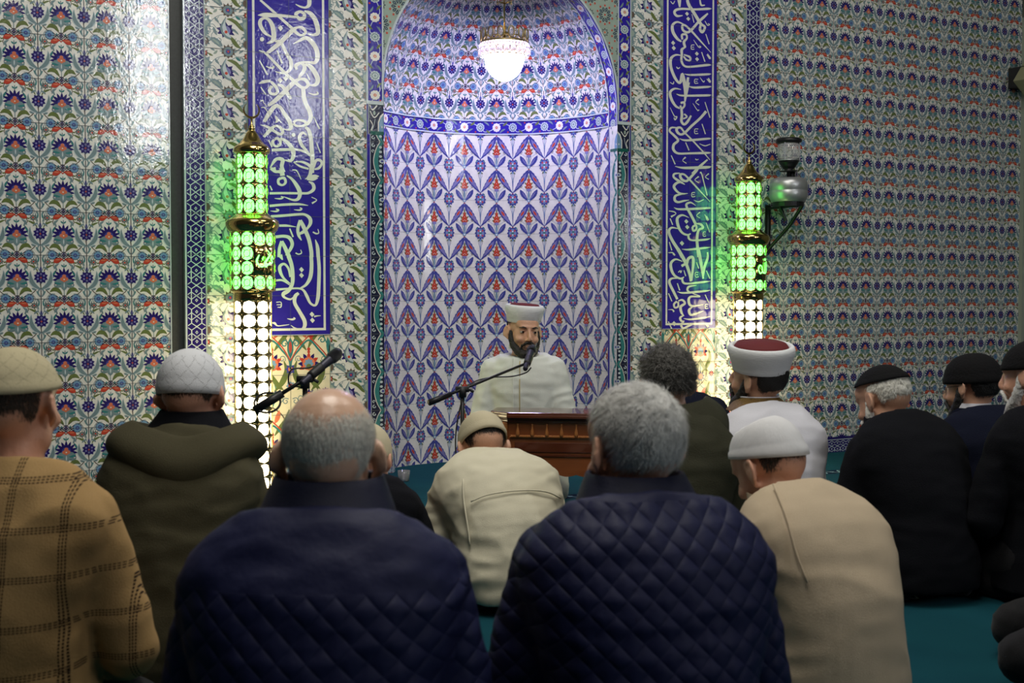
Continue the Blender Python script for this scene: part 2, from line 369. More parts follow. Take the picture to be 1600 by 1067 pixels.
D.line([(.0,0),(.0,1)],.10,'pale',5,smooth=False); D.line([(1,0),(1,1)],.10,'pale',5,smooth=False); D.line([(.055,0),(.055,1)],.03,'navy',6,smooth=False); D.line([(.945,0),(.945,1)],.03,'navy',6,smooth=False)

# E: daisies and rosettes on cobalt, period 1 along v, width .42
E_ = Pat()
def e_cell(P, w=.42):
    c = w/2
    P.line([(c,0),(c+.12,.12),(c+.10,.28),(c,.5),(c-.12,.62),(c-.10,.78),(c,1)],.018,'pale',1)
    P.leaf((c+.05,.18),(c+.17,.33),.06,.2,'olive',2); P.leaf((c-.05,.68),(c-.17,.83),.06,.2,'olive',2); P.leaf((c-.16,.10),(c-.04,.28),.05,-.2,'grey',2); P.leaf((c+.16,.60),(c+.04,.78),.05,-.2,'grey',2)
    P.disc(c-.13,.35,.025,'red',3,6); P.disc(c+.13,.87,.025,'red',3,6)
    for k in range(10): P.disc(c+.088*cos(k*pi/5), .0+.088*sin(k*pi/5), .040, 'white', 3, 7)
    P.disc(c,0,.075,'white',4,10); P.star(c,0,.055,.03,8,'red',5); P.disc(c,0,.018,'cream',6,5)
    for k in range(11): P.disc(c+.095*cos(k*2*pi/11), .5+.095*sin(k*2*pi/11), .034, 'pale', 3, 7)
    P.disc(c,.5,.095,'grey',4,12); P.star(c,.5,.08,.05,8,'pale',5); P.disc(c,.5,.035,'grey',6,7)
    P.line([(.018,0),(.018,1)],.035,'pale',7,smooth=False); P.line([(w-.018,0),(w-.018,1)],.035,'pale',7,smooth=False)
e_cell(E_)

# F: ten-fold star tracery for the spandrels
F_ = Pat()
for (cx, cy) in ((.0,.0),(.5,.5),(1.0,0),(0,1.0),(1.0,1.0)):
    for k in range(10):
        a = 2*pi*k/10; F_.leaf((cx+.075*cos(a),cy+.075*sin(a)),(cx+.225*cos(a),cy+.225*sin(a)),.085,0,'ink',2,k=4,peak=.6)
        F_.leaf((cx+.11*cos(a),cy+.11*sin(a)),(cx+.205*cos(a),cy+.205*sin(a)),.04,0,'grey',3,k=3,peak=.6)
        b = a+pi/10; F_.star(cx+.265*cos(b), cy+.265*sin(b), .045,.02,5,'red',3)
    F_.star(cx,cy,.07,.04,10,'sage',3); F_.disc(cx,cy,.03,'red',4,8)
for (cx, cy) in ((.5,0),(0,.5),(1,.5),(.5,1)):
    F_.star(cx,cy,.13,.08,8,'ink',1); F_.star(cx,cy,.10,.06,8,'sage',2); F_.disc(cx,cy,.035,'orange',3,5)

# G: column strip, width .37, period 1
G_ = Pat()
G_.line([(.035,0),(.035,1)],.07,'cobalt',1,smooth=False); G_.line([(.075,0),(.075,1)],.012,'pale',2,smooth=False)
G_.line([(.34,0,.06),(.26,.18,.08),(.20,.5,.10),(.26,.82,.08),(.34,1,.06)],.08,'teal',2); G_.line([(.29,0),(.20,.2),(.145,.5),(.20,.8),(.29,1)],.016,'white',3)
for k in range(7): G_.disc(.30+.0*k,.14+.12*k,.035,'pale',3,7)
G_.star(.335,.5,.075,.045,8,'pale',4); G_.disc(.335,.5,.03,'blue',5,7)
for y in (.10,.9): G_.curl(.15,y,.05,.022,'pale',3,a0=pi/2,turns=.9); G_.curl(.14,y+.14 if y < .5 else y-.14,.04,.018,'pale',3,a0=-pi/2,turns=.9,sgn=-1)

# H: arched floral panel with hooked leaves, two tiles wide (unit = width), height 1.9
H_ = Pat()
def h_bloom(x, y, s, m=True):
    for k in range(9):
        a = radians(-30+k*30); H_.leaf((x+.03*s*cos(a),y+.03*s*sin(a)),(x+.12*s*cos(a),y+.12*s*sin(a)),.04*s,0,('red' if k % 2 == 0 else 'navy'),3,k=3,mir=m)
    H_.disc(x,y,.07*s,'orange',4,12,mir=m); H_.star(x,y,.055*s,.04*s,8,'sky',5,mir=m); H_.disc(x,y-.03*s,.03*s,'olive',6,8,mir=m); H_.disc(x,y+.15*s,.02*s,'red',3,6,mir=m)
for i, y0 in enumerate((0.0,)):
    h_bloom(.27,1.56,1.15); h_bloom(.27,.55,1.0)
    H_.line([(.27,1.42),(.32,1.25),(.27,1.05),(.12,.95),(.04,.80)],.014,'teal',1,mir=True); H_.line([(.27,1.42),(.16,1.25),(.22,1.1),(.40,.95),(.5,.70)],.014,'brown',1,mir=True)
    H_.line([(.12,1.60,.01),(.09,1.48,.055),(.14,1.35,.07),(.24,1.24,.01)],.05,'olive',2,mir=True); H_.line([(.42,1.60,.01),(.45,1.48,.055),(.40,1.35,.07),(.30,1.24,.01)],.05,'olive',2,mir=True)
    H_.line([(.10,1.10,.01),(.14,.98,.06),(.22,.86,.06),(.28,.74,.01)],.05,'olive',2,mir=True); H_.line([(.48,1.02,.01),(.44,.90,.05),(.36,.80,.05),(.30,.72,.01)],.05,'olive',2,mir=True)
    H_.leaf((.17,1.02),(.25,.84),.07,.1,'red',3,mir=True); H_.leaf((.36,1.02),(.30,.86),.06,.1,'orange',3,mir=True)
    H_.star(.06,1.22,.055,.035,8,'navy',3,mir=True); H_.disc(.06,1.22,.03,'red',4,7,mir=True); H_.star(.5,1.30,.06,.04,8,'sky',3); H_.disc(.5,1.30,.03,'red',4,7)
    H_.leaf((.27,.45),(.12,.25),.06,.2,'olive',2,mir=True); H_.leaf((.27,.45),(.42,.25),.06,-.2,'olive',2,mir=True); H_.line([(.27,.45),(.27,.1)],.014,'teal',1,mir=True)
    H_.star(.27,.18,.09,.05,9,'navy',3,mir=True); H_.disc(.27,.18,.045,'orange',4,8,mir=True); H_.star(.5,.5,.07,.045,8,'blue',3); H_.disc(.5,.5,.03,'orange',4,7)
    H_.line([(0,1.52),(.05,1.62),(.14,1.72),(.27,1.84),(.40,1.72),(.48,1.62),(.5,1.5)],.022,'teal',4,mir=True); H_.line([(0,1.56),(.05,1.66),(.14,1.76),(.27,1.89)],.014,'red',4,mir=True); H_.line([(.27,1.89),(.40,1.76),(.5,1.60)],.014,'red',4,mir=True)
    H_.curl(.43,1.80,.05,.014,'teal',3,mir=True); H_.curl(.10,1.84,.05,.014,'teal',3,mir=True); H_.leaf((.5,1.62),(.5,1.88),.08,0,'teal',3); H_.leaf((.5,1.68),(.5,1.84),.04,0,'red',4)
    H_.leaf((0,1.62),(.03,1.88),.06,0,'teal',3,mir=True)
for x, y in ((.15,1.15),(.37,1.15),(.08,.62),(.40,.62),(.44,1.12),(.10,.40)): H_.curl(x,y,.045,.011,'grey',1,a0=x*30,mir=True)

def clip(poly, x0, x1, y0, y1):
    for ax, lim, sg in ((0, x0, 1), (0, x1, -1), (1, y0, 1), (1, y1, -1)):
        if len(poly) < 3: return None
        out = []; n = len(poly)
        for i in range(n):
            p = poly[i]; q = poly[(i+1) % n]; dp = (p[ax]-lim)*sg; dq = (q[ax]-lim)*sg
            if dp >= 0: out.append(p)
            if (dp > 1e-12 and dq < -1e-12) or (dp < -1e-12 and dq > 1e-12):
                t = dp/(dp-dq); out.append(p+(q-p)*t)
        poly = out
    return poly if len(poly) >= 3 else None

class TileMesh:
    """gathers tiled rectangles; coordinates (s, z, offset) are mapped to 3-D by fn"""
    def __init__(s, fn, step=0.00018): s.fn = fn; s.step = step; s.V = []; s.F = []; s.M = []; s.n = 0
    def face(s, pts, pig, layer):
        for p in pts: s.V.append((p[0], p[1], layer*s.step))
        s.F.append(tuple(range(s.n, s.n+len(pts)))); s.M.append(PORD.index(pig)); s.n += len(pts)
    def ground(s, x0, x1, z0, z1, pig, nx=1, nz=1, layer=0):
        for i in range(nx):
            for j in range(nz):
                a = x0+(x1-x0)*i/nx; b = x0+(x1-x0)*(i+1)/nx; c = z0+(z1-z0)*j/nz; d = z0+(z1-z0)*(j+1)/nz
                s.face([(a,c),(b,c),(b,d),(a,d)], pig, layer)
    def tiles(s, pat, x0, x1, z0, z1, tw, th, xo, zo, keep=None, swap=False, lay0=1, mirror=False):
        polys = [(l+0.85*k/len(pat.p), m, a) for k, (l, m, a) in enumerate(pat.p)]
        for i in range(int(math.floor((x0-xo)/tw))-1, int(math.ceil((x1-xo)/tw))+1):
            for j in range(int(math.floor((z0-zo)/th))-1, int(math.ceil((z1-zo)/th))+1):
                for l, m, a in polys:
                    if swap: q = np.column_stack((a[:, 1]*tw, a[:, 0]*th))[::-1]
                    elif mirror: q = np.column_stack(((1-a[:, 0])*tw, a[:, 1]*th))[::-1]
                    else: q = a*(tw, th)
                    q = q+(xo+i*tw, zo+j*th)
                    lo = q.min(0); hi = q.max(0)
                    if hi[0] <= x0 or lo[0] >= x1 or hi[1] <= z0 or lo[1] >= z1: continue
                    if lo[0] < x0 or hi[0] > x1 or lo[1] < z0 or hi[1] > z1:
                        q = clip(list(q), x0, x1, z0, z1)
                        if q is None: continue
                    if keep is not None:
                        c = sum(q)/len(q)
                        if not keep(c[0], c[1]): continue
                    s.face(q, m, l+lay0)
    def grout(s, x0, x1, z0, z1, tw, th, xo, zo, w=0.0022, layer=9, seg=0, vert=True, hor=True):
        if vert:
            i = math.ceil((x0-xo)/tw)
            while xo+i*tw < x1-1e-4:
                x = xo+i*tw; s.ground(x-w/2, x+w/2, z0, z1, 'grout', 1, max(1, seg), layer); i += 1
        if hor:
            j = math.ceil((z0-zo)/th)
            while zo+j*th < z1-1e-4:
                z = zo+j*th; s.ground(x0, x1, z-w/2, z+w/2, 'grout', max(1, seg), 1, layer); j += 1
    def build(s, name, parent=None, **kw):
        P = [s.fn(*v) for v in s.V]
        return mesh_obj(name, P, s.F, [MATS[k] for k in PORD], parent, s.M, **kw)

# ------------------------------------------------------------------ front wall with its tile fields
NX, NR, NREV = 3.525, 0.74, 0.09          # niche centre, radius and reveal
ZS, AB = 2.095, 0.785                     # springing of the arch, its rise
ZT = 3.45                                 # tiled height
def flat(x, z, o): return (x, WY-o, z)
def arch_hw(z): 
    if z <= ZS: return NR
    t = (z-ZS)/AB
    return NR*sqrt(max(0, 1-t*t)) if t < 1 else 0

W = TileMesh(flat)
# left field and right field of carnation tiles
def fieldA(x0, x1, zo, xo, zg):
    W.ground(x0, x1, 0.10, ZT, 'white', max(1, int((x1-x0)/.4)), 8)
    W.tiles(A, x0, x1, 0.10, ZT, .204, .2, xo, zo)
    W.grout(x0, x1, 0.10, ZT, .204, .2, xo, zg)
fieldA(-0.9, 1.668, 1.995-2.0, 1.277-.204*11, .005)
fieldA(5.335, 7.765, 1.975-2.0, 6.051-.102-.204*4, .015)
# skirting row
for a, b in ((-0.9, 1.668), (1.741, 2.785), (4.265, 7.765)):
    W.ground(a, b, 0, .10, 'navy'); W.ground(a, b, .080, .084, 'pale', layer=2)
    W.tiles(D2, a, b, .005, .075, .10, .07, a, .005)
# borders of white interlace
for a, b in ((1.741, 1.841), (5.222, 5.335)):
    W.ground(a, b, .10, ZT, 'navy'); W.tiles(D, a, b, .10, ZT, b-a, b-a, a, .02); W.grout(a, b, .1, ZT, 1, .2, 9, .02, vert=False)
# white scroll fields
for a, b in ((1.841, 2.054), (2.480, 2.690), (4.360, 4.588), (4.990, 5.222)):
    W.ground(a, b, .10, ZT, 'white'); W.tiles(C_, a, b, .10, ZT, b-a, .2, a, .02-.02); W.grout(a, b, .1, ZT, b-a, .2, a, .02, w=.0026)
    W.ground(a, a+.003, .1, ZT, 'sage', layer=10); W.ground(b-.003, b, .1, ZT, 'sage', layer=10)
# floral panels under the inscriptions
for a, b in ((2.054, 2.480), (4.588, 4.990)):
    W.ground(a, b, .10, .82, 'cream'); W.tiles(H_, a, b, .10, .82, b-a, (b-a), a, .82-1.9*(b-a), lay0=1)
    W.grout(a, b, .1, .82, (b-a)/2, .2, a, .02)
    W.ground(a, b, .82, ZT, 'cobalt')
# flower bands above, column strips below
for a, b, mir in ((2.690, 2.785, False), (4.265, 4.360, True)):
    W.ground(a, b, 2.02, ZT, 'cobalt'); W.tiles(E_, a, b, 2.02, ZT, (b-a)/.42, .2, a, 2.06)
    W.ground(a, b, 2.012, 2.03, 'pale', layer=9)
    W.ground(a, b, .10, 2.02, 'ink')
    W.tiles(G_, a if mir else a, b, .10, 1.86, (b-a)/.37, .2, (b-(b-a)/.37) if mir else a, .02, mirror=mir)
    W.grout(a, b, .1, 1.86, 1, .2, 9, .02, vert=False)
    # capital zone
    sg = -1 if mir else 1; e = b if mir else a; c = a if mir else b
    cap = Pat()
    cap.line([(0.03,0),(0.03,1)],.06,'cobalt',1,smooth=False); cap.line([(.10,.0),(.10,.75),(.12,1)],.03,'pale',2,smooth=False)
    cap.line([(.18,.95),(.35,.80),(.62,.95)],.05,'white',2); cap.line([(.2,.75),(.45,.55),(.75,.72)],.04,'white',2); cap.line([(.2,.45),(.35,.30),(.25,.12)],.04,'white',2)
    cap.line([(.50,.50),(.42,.28),(.30,.10)],.03,'pale',2); cap.disc(.45,.70,.08,'sage',3,6); cap.disc(.30,.88,.05,'blue',3,6)
    cap.poly([(.66,.08),(.66,.40),(.80,.62),(1.0,.72),(1,.08)],'white',4); cap.poly([(.72,.08),(.72,.38),(.84,.56),(1.0,.66),(1,.08)],'sky',5); cap.disc(.9,.25,.04,'white',6,6)
    cap.poly([(.22,-.03),(.22,.10),(1,.10),(1,-.03)],'emerald',7)
    W.tiles(cap, a, b, 1.855, 2.012, (b-a), .157, a, 1.858, mirror=mir)
# spandrels: slices that follow the arch
nz = 40
for i in range(nz):
    z0 = 2.0+(2.90-2.0)*i/nz; z1 = 2.0+(2.90-2.0)*(i+1)/nz
    for sg in (-1, 1):
        xe = NX+sg*(NR)
        pts = [(xe, z0), (NX+sg*arch_hw(z0), z0), (NX+sg*arch_hw(z1), z1), (xe, z1)]
        if abs(pts[0][0]-pts[1][0]) + abs(pts[2][0]-pts[3][0]) > 1e-5: W.face(pts if sg < 0 else pts[::-1], 'sage', 0)
W.ground(NX-NR, NX+NR, 2.90, ZT, 'sage', 2, 2)
outside = lambda q: all(abs(p[0]-NX) > arch_hw(p[1])+.004 for p in q)
_old = TileMesh.tiles
def tiles_keep(s, pat, x0, x1, z0, z1, tw, th, xo, zo):
    for i in range(int((x1-x0)/tw)+2):
        for j in range(int((z1-z0)/th)+2):
            for l, m, a in pat.p:
                q = clip(list(a*(tw, th)+(xo+i*tw, zo+j*th)), x0, x1, z0, z1)
                if q is not None and outside(q): s.face(q, m, l+1+(i%2)*.1+(j%2)*.2)
tiles_keep(W, F_, NX-NR, NX+NR, 2.03, ZT, .2, .2, NX-NR-.01, 2.03)
# pale line round the arch
prev = None
for i in range(61):
    a = (pi/2)*i/60; z = ZS+AB*sin(a); x = NR*cos(a)
    cur = (x, z, x+.012*cos(a), z+.012*sin(a))
    if prev:
        for sg in (-1, 1): W.face([(NX+sg*prev[0], prev[1]), (NX+sg*prev[2], prev[3]), (NX+sg*cur[2], cur[3]), (NX+sg*cur[0], cur[1])], 'pale', 11)
    prev = cur
wf = W.build('wall_front', kind='structure')

plaster = plain('plaster', S(150, 152, 142), 0.8, noise=.05)
mb = MB(); mb.box((-4, WY-.02, ZT), (7.9, WY+.3, 5.2)); mb.box((-4, WY+.0, 0), (-.9, WY+.3, ZT)); mb.box((-4, WY+1.1, 0), (7.9, WY+1.3, 5.2))
mb.build('wall_upper', 'plaster', kind='structure')
# granite strip left of the interlace border, set a little deeper
gran = plain('granite', S(38, 42, 40), 0.5, noise=.55, nscale=90, detail=6)
MB().box((1.668, WY+.02, 0), (1.741, WY+.06, ZT)).build('trim_granite', 'granite', kind='structure')
MB().box((1.735, WY-.006, 0), (1.743, WY+.02, ZT)).box((1.664, WY-.004, 0), (1.669, WY+.02, ZT)).build('trim_border', 'pale', kind='structure')
pale_trim = plain('pale_trim', S(150, 158, 146), 0.4)
MB().box((7.765, WY-.03, 0), (7.795, WY+.05, 3.0)).build('trim_corner', 'pale_trim', kind='structure')
wall_r = plain('wall_paint_grey', S(104, 112, 100), 0.7, noise=.06)
MB().box((7.84, 1.5, 0), (8.0, WY+.3, 5.2)).build('wall_right', 'wall_paint_grey', kind='structure')
MB().box((7.795, WY+.01, 0), (7.84, WY+.1, 5.2)).build('trim_recess', 'wall_paint_grey', kind='structure')

# ------------------------------------------------------------------ the niche
niche = empty('prayer_niche', (NX, WY, 0), label='tall arched niche lined with blue floral tiles behind the seated speaker', cat='niche')
def cylfn(s, z, o):
    a = s/NR; r = NR-o
    return (-r*cos(a), NREV+r*sin(a), z)
SMAX = NR*pi
T = TileMesh(cylfn, 0.0005)
T.ground(0, SMAX, 0, 2.005, 'white', 46, 10)
T.tiles(B, 0, SMAX, 0, 2.005, .2, .206, 1.431-.2*8, 1.792-.206*9, lay0=1)
T.grout(0, SMAX, 0, 2.005, .2, .206, 1.431-.2*8, 1.81-.206*9, w=.0014, seg=46, layer=1, vert=False)
T.build('lower_tiling', niche)
T = TileMesh(cylfn, 0.0005)
T.ground(0, SMAX, 2.005, ZS, 'cobalt', 46, 1)
T.tiles(E_, 0, SMAX, 2.005, ZS, .2, .09/.42, 1.531-1.6, 2.005, swap=True)
T.build('flower_band', niche)
# dome: meridian arc length table
tab = [(0.0, 0.0)]
for i in range(1, 201):
    p0 = (i-1)*pi/400; p1 = i*pi/400
    tab.append((tab[-1][0]+sqrt((NR*(cos(p1)-cos(p0)))**2+(AB*(sin(p1)-sin(p0)))**2), p1))
TS = np.array([t[0] for t in tab]); TP = np.array([t[1] for t in tab])
def domefn(s, m, o):
    a = s/NR; ps = float(np.interp(m, TS, TP)); r = (NR-o)*cos(ps)
    return (-r*cos(a), NREV+r*sin(a), ZS+(AB-o)*sin(ps))
T = TileMesh(domefn, 0.0005)
MM = TS[-1]-.02
T.ground(0, SMAX, 0, MM, 'white', 46, 16)
T.tiles(A, 0, SMAX, 0.0, MM, .2, .2, 1.531-.1-.2*8, -.012)
T.build('dome', niche)
# reveal: column strip, then flower band along the arch
def revfn(sg):
    def fn(t, s, o):        # t across the depth, s height or arc
        if s <= ZS: return (sg*(NR-o), t, s)
        ps = float(np.interp(s-ZS, TS, TP))
        return (sg*(NR-o)*cos(ps), t, ZS+(AB-o)*sin(ps))
    return fn
for sg in (-1, 1):
    T = TileMesh(revfn(sg), 0.0003)
    T.ground(0, NREV, 0, 2.005, 'white', 1, 1); T.tiles(G_, 0, NREV, 0.02, 1.86, NREV/.37, .2, NREV-NREV/.37, .02, mirror=True)
    T.tiles(cap, 0, NREV, 1.858, 2.005, NREV, .157, 0, 1.858, mirror=True)
    T.ground(0, NREV, 2.005, ZS+TS[-1]-.01, 'cobalt', 1, 40); T.tiles(E_, 0, NREV, 2.005, ZS+TS[-1]-.01, NREV/.42, .2, 0, 2.12)
    T.build('reveal', niche)
slab = plain('niche_slab', S(120, 120, 118), .7)

# ------------------------------------------------------------------ floor, ceiling, back wall
m, nt, b = nm('carpet'); MATS['carpet'] = m
tc = N(nt, 'ShaderNodeTexCoord'); b.inputs['Roughness'].default_value = .95; b.inputs['Specular IOR Level'].default_value = .1
n1 = N(nt, 'ShaderNodeTexNoise'); n1.inputs['Scale'].default_value = 3.2; n1.inputs['Detail'].default_value = 3
n2 = N(nt, 'ShaderNodeTexNoise'); n2.inputs['Scale'].default_value = 420
L(nt, tc.outputs['Object'], n1.inputs['Vector']); L(nt, tc.outputs['Object'], n2.inputs['Vector'])
mx = N(nt, 'ShaderNodeMix', data_type='RGBA'); L(nt, n1.outputs['Fac'], mx.inputs['Factor'])
mx.inputs['A'].default_value = c4((.004, .042, .066)); mx.inputs['B'].default_value = c4((.008, .078, .098))
L(nt, mx.outputs['Result'], b.inputs['Base Color'])
bp = N(nt, 'ShaderNodeBump'); bp.inputs['Strength'].default_value = .6; bp.inputs['Distance'].default_value = .004
L(nt, n2.outputs['Fac'], bp.inputs['Height']); L(nt, bp.outputs[0], b.inputs['Normal'])
car_dk = plain('carpet_dark', (.004, .012, .04), .95, spec=.1); car_lt = plain('carpet_light', (.25, .42, .45), .95, spec=.1)
mb = MB(); mb.box((-4, -6, -.1), (26, WY+1.1, 0)); mb.build('floor', 'carpet', kind='structure')
# woven border bands across the carpet, one per prayer row
for yb in (4.62, 5.40, 3.0):
    P = Pat()
    P.line([(0,.5),(.25,.85),(.5,.5),(.75,.15),(1,.5)],.09,'a',1,k=3); P.line([(0,.5),(.25,.15),(.5,.5),(.75,.85),(1,.5)],.09,'b',1,k=3)
    P.star(.5,.5,.22,.12,6,'a',2); P.disc(.5,.5,.08,'b',3,6); P.star(0,.5,.2,.1,5,'b',2); P.line([(0,.02),(1,.02)],.05,'a',2,smooth=False); P.line([(0,.98),(1,.98)],.05,'a',2,smooth=False)
    V = []; Fc = []; Mi = []
    V += [(-1, yb-.002, .0006), (7.8, yb-.002, .0006), (7.8, yb+.102, .0006), (-1, yb+.102, .0006)]; Fc.append((0, 1, 2, 3)); Mi.append(0)
    for i in range(88):
        for l, mm, a in P.p:
            o = len(V); V += [(-1+(i+q[0])*.1, yb+q[1]*.1, .0006+.0004*l) for q in a]; Fc.append(tuple(range(o, o+len(a)))); Mi.append(1 if mm == 'b' else 0)
    mesh_obj('trim_carpet_band', V, Fc, ['carpet_dark', 'carpet_light'], None, Mi, kind='structure')
MB().box((-4, -4, 5.2), (8, WY+1.3, 5.35)).build('ceiling', 'plaster', kind='structure')
plain('wall_back_paint', (.05, .045, .04), .8)

# back wall of the hall with its tall windows; they mirror in the glaze of the front wall
YB = -6.0
MB().box((-4, YB-.3, 0), (26, YB, 6.5)).build('wall_back', 'wall_back_paint', kind='structure')
m, nt, b = nm('daylight_pane'); b.inputs['Emission Color'].default_value = (.95, .97, 1, 1); b.inputs['Emission Strength'].default_value = 32; MATS['daylight_pane'] = m
def mirrored(x, y):
    d = ray(x, y); P = CPOS+d*(WY/d.y); return P+Vector((d.x, -d.y, d.z))*((WY-YB)/d.y)
for i, (xa, xb, ya, yb) in enumerate(((212, 262, -40, 235), (452, 482, 60, 222), (1000, 1042, 318, 392), (1236, 1290, 280, 345), (545, 560, 70, 200))):
    p0 = mirrored(xa, yb); p1 = mirrored(xb, ya); x0, x1 = sorted((p0.x, p1.x)); z0, z1 = sorted((p0.z, p1.z)); z1 = min(z1, 6.3)
    MB().box((x0, YB+.0, z0), (x1, YB+.01, z1)).build('window_%d' % (i+1), 'daylight_pane', kind='structure')
    w_ = MB(); fr = .07
    w_.box((x0-fr, YB, z0-fr), (x1+fr, YB+.05, z0)).box((x0-fr, YB, z1), (x1+fr, YB+.05, z1+fr)).box((x0-fr, YB, z0), (x0, YB+.05, z1)).box((x1, YB, z0), (x1+fr, YB+.05, z1)).box(((x0+x1)/2-.03, YB, z0), ((x0+x1)/2+.03, YB+.05, z1))
    for q in (1, 2): w_.box((x0, YB, z0+(z1-z0)*q/3-.03), (x1, YB+.05, z0+(z1-z0)*q/3+.03))
    w_.build('trim_window_%d' % (i+1), 'plaster', kind='structure')

# ------------------------------------------------------------------ inscription panels
LEFT_INK = [
 (0, """165 0 28|340 155 32|540 335 38|600 395 40|655 420 30|705 385 35|670 335 40|610 325 30|540 370 58|410 500 60|320 575 54|245 632 36
135 180 6|220 178 56|380 185 42|520 195 32|620 200 36
750 0 55|745 60 50|700 90 28|640 78 22|585 50 10
600 200 24|590 165 46|640 140 36|690 170 40|680 215 50|630 222 44|600 195 30
690 130 20|760 160 52|820 240 58|850 350 58|845 400 50|790 415 30|730 400 14
300 440 16|220 390 40|165 300 50|170 240 46|220 215 30|270 240 45|310 310 58|325 400 60|320 470 60|280 505 36|240 515 8
340 490 30|400 495 40|430 540 42|480 640 42|525 720 50|530 800 46|490 855 34|420 870 26|340 850 8
365 600 18|425 755 24
150 600 10|240 645 30|440 850 38|560 960 44|640 1030 42|700 1045 36|735 1005 44|700 950 46|630 942 34|560 985 58|460 1085 60|350 1190 56|260 1258 36
600 830 30|590 780 50|650 750 34|690 790 50|680 850 50|640 900 40|620 930 14
700 760 24|770 800 58|830 890 62|850 960 60|820 1010 44|750 1015 14
560 520 10|640 480 36|700 450 48|760 480 60|830 580 60|845 690 60|810 745 44|730 740 26|650 745 28|600 780 30
155 720 12|200 800 20|250 890 22
235 790 10|290 810 22|325 800 24|310 780 10
715 870 12|755 955 16
145 995 6|200 975 40|290 960 30"""),
 (130, """290 -20 30|330 20 40|360 60 40|370 100 36|340 130 36|290 120 36|275 80 40|300 30 40
370 15 22|430 40 44|480 110 50|530 190 40
170 45 12|230 135 18
165 215 8|195 205 16|205 235 10|250 280 8
175 290 12|215 290 14|250 340 8
210 460 40|270 360 60|340 275 50|400 285 42|450 360 50|510 450 54|530 530 50|490 555 24|430 540 10
345 390 20|370 440 40|345 470 14
375 420 10|415 470 16
165 495 6|250 520 34|330 570 36|400 605 36|435 580 36|400 525 38|340 510 32|280 560 50|205 640 30
330 670 30|310 705 40|340 748 30|390 740 34|405 695 34|370 655 36|335 668 30
400 655 30|470 690 44|540 770 56|560 850 54|530 920 40|450 915 12
300 795 36|450 790 38|600 790 30|700 820 26|760 870 16
260 675 14|305 760 18
675 60 54|685 170 58|710 250 56|750 330 58|765 410 54|735 475 44|690 500 28
560 470 36|600 440 28|680 450 36|710 485 36|660 510 30|590 505 30|560 475 36
700 520 30|740 560 50|765 650 52|775 760 54|785 880 54|785 980 54|780 1067 52
720 620 12|670 590 36|630 640 44|650 720 44|710 800 34|760 860 20
800 1000 30|830 920 36|880 920 36|895 960 30|860 1010 34|810 1025 20
560 940 10|650 935 24|720 960 34|760 990 40
560 940 10|640 990 26|740 1020 26
280 1010 10|330 930 40|370 900 40|430 915 50|420 990 50|440 1060 50
330 1000 34|345 1045 30|400 1060 30
800 400 10|870 545 20
830 700 10|880 830 16
735 115 8|800 135 22|850 125 24|835 100 10"""),
 (260, """290 20 40|340 60 34|400 60 40
415 20 54|430 110 60
410 140 34|380 160 34|385 205 34|430 222 26|465 190 34|450 140 34|410 140 34
480 110 16|540 150 34|600 230 50|635 310 54|620 380 44|560 400 28|440 360 8
275 320 30|450 318 30|650 320 30|740 315 32|800 270 44|790 210 40|740 180 12
695 152 4|760 130 44|820 120 50|865 115 4
720 158 10|790 158 30|850 140 8
775 0 52|760 90 46|720 150 24
280 230 14|305 285 18
335 380 6|400 385 22|435 370 22|410 355 10
275 470 32|450 455 32|620 450 30|735 465 6
285 530 6|350 535 22|382 520 22|350 505 10
565 515 6|630 520 22|658 505 20|635 490 10
775 365 10|835 400 12|780 440 24
545 40 14|600 55 16|650 155 8
290 595 32|450 585 34|620 570 32|700 575 32|755 620 46|760 680 44|720 745 26
640 640 40|612 740 40|622 820 38|655 880 12
640 640 40|680 720 52|740 860 50|770 1000 50|775 1080 50
620 810 24|690 770 44|740 720 16
820 870 8|845 960 44|855 1080 46
390 705 30|480 705 30|590 720 6
345 840 38|440 830 38|510 850 46|545 920 44|520 990 40|470 1060 26
420 890 40|392 980 40|387 1080 44
420 890 40|460 970 50|510 1080 52
515 740 18|555 840 22
790 780 18|830 800 20|860 790 14|850 745 8
585 1030 18|620 1045 16|655 1030 14|645 990 8"""),
 (400, """500 0 54|535 100 50|550 220 50|545 330 46|500 410 50|440 450 50|450 490 30|520 515 24|560 490 16
400 -10 60|430 45 14
770 0 48|775 120 48|760 250 50|710 340 36|640 385 20
855 0 44|865 150 44|860 350 46|850 500 46|820 585 30|760 560 30|720 480 40|680 410 30|620 385 24|480 390 26|350 400 30
520 330 16|440 260 30|400 180 44|400 120 40|450 95 30|500 150 30|520 250 22
345 290 26|430 290 26|520 350 10
620 440 36|580 480 48|575 560 46|630 660 46|690 770 50|690 840 46|650 875 26|580 860 20|530 825 6
300 795 6|335 800 30|370 830 14|440 825 12|510 815 6
485 745 6|540 755 24|575 745 20|560 730 10
805 720 24|845 712 14|885 710 6
355 550 12|410 550 12|410 605 14|370 610 10
360 580 10|410 580 10""")]
LEFT_DOT = [(0,185,468,26,1),(0,405,335,36,0),(0,400,955,36,0),(0,465,935,34,0),(130,560,615,24,1),(400,655,162,32,0),(400,655,230,32,0),(400,780,695,32,0),(400,785,765,32,0),(0,630,190,0,1)]
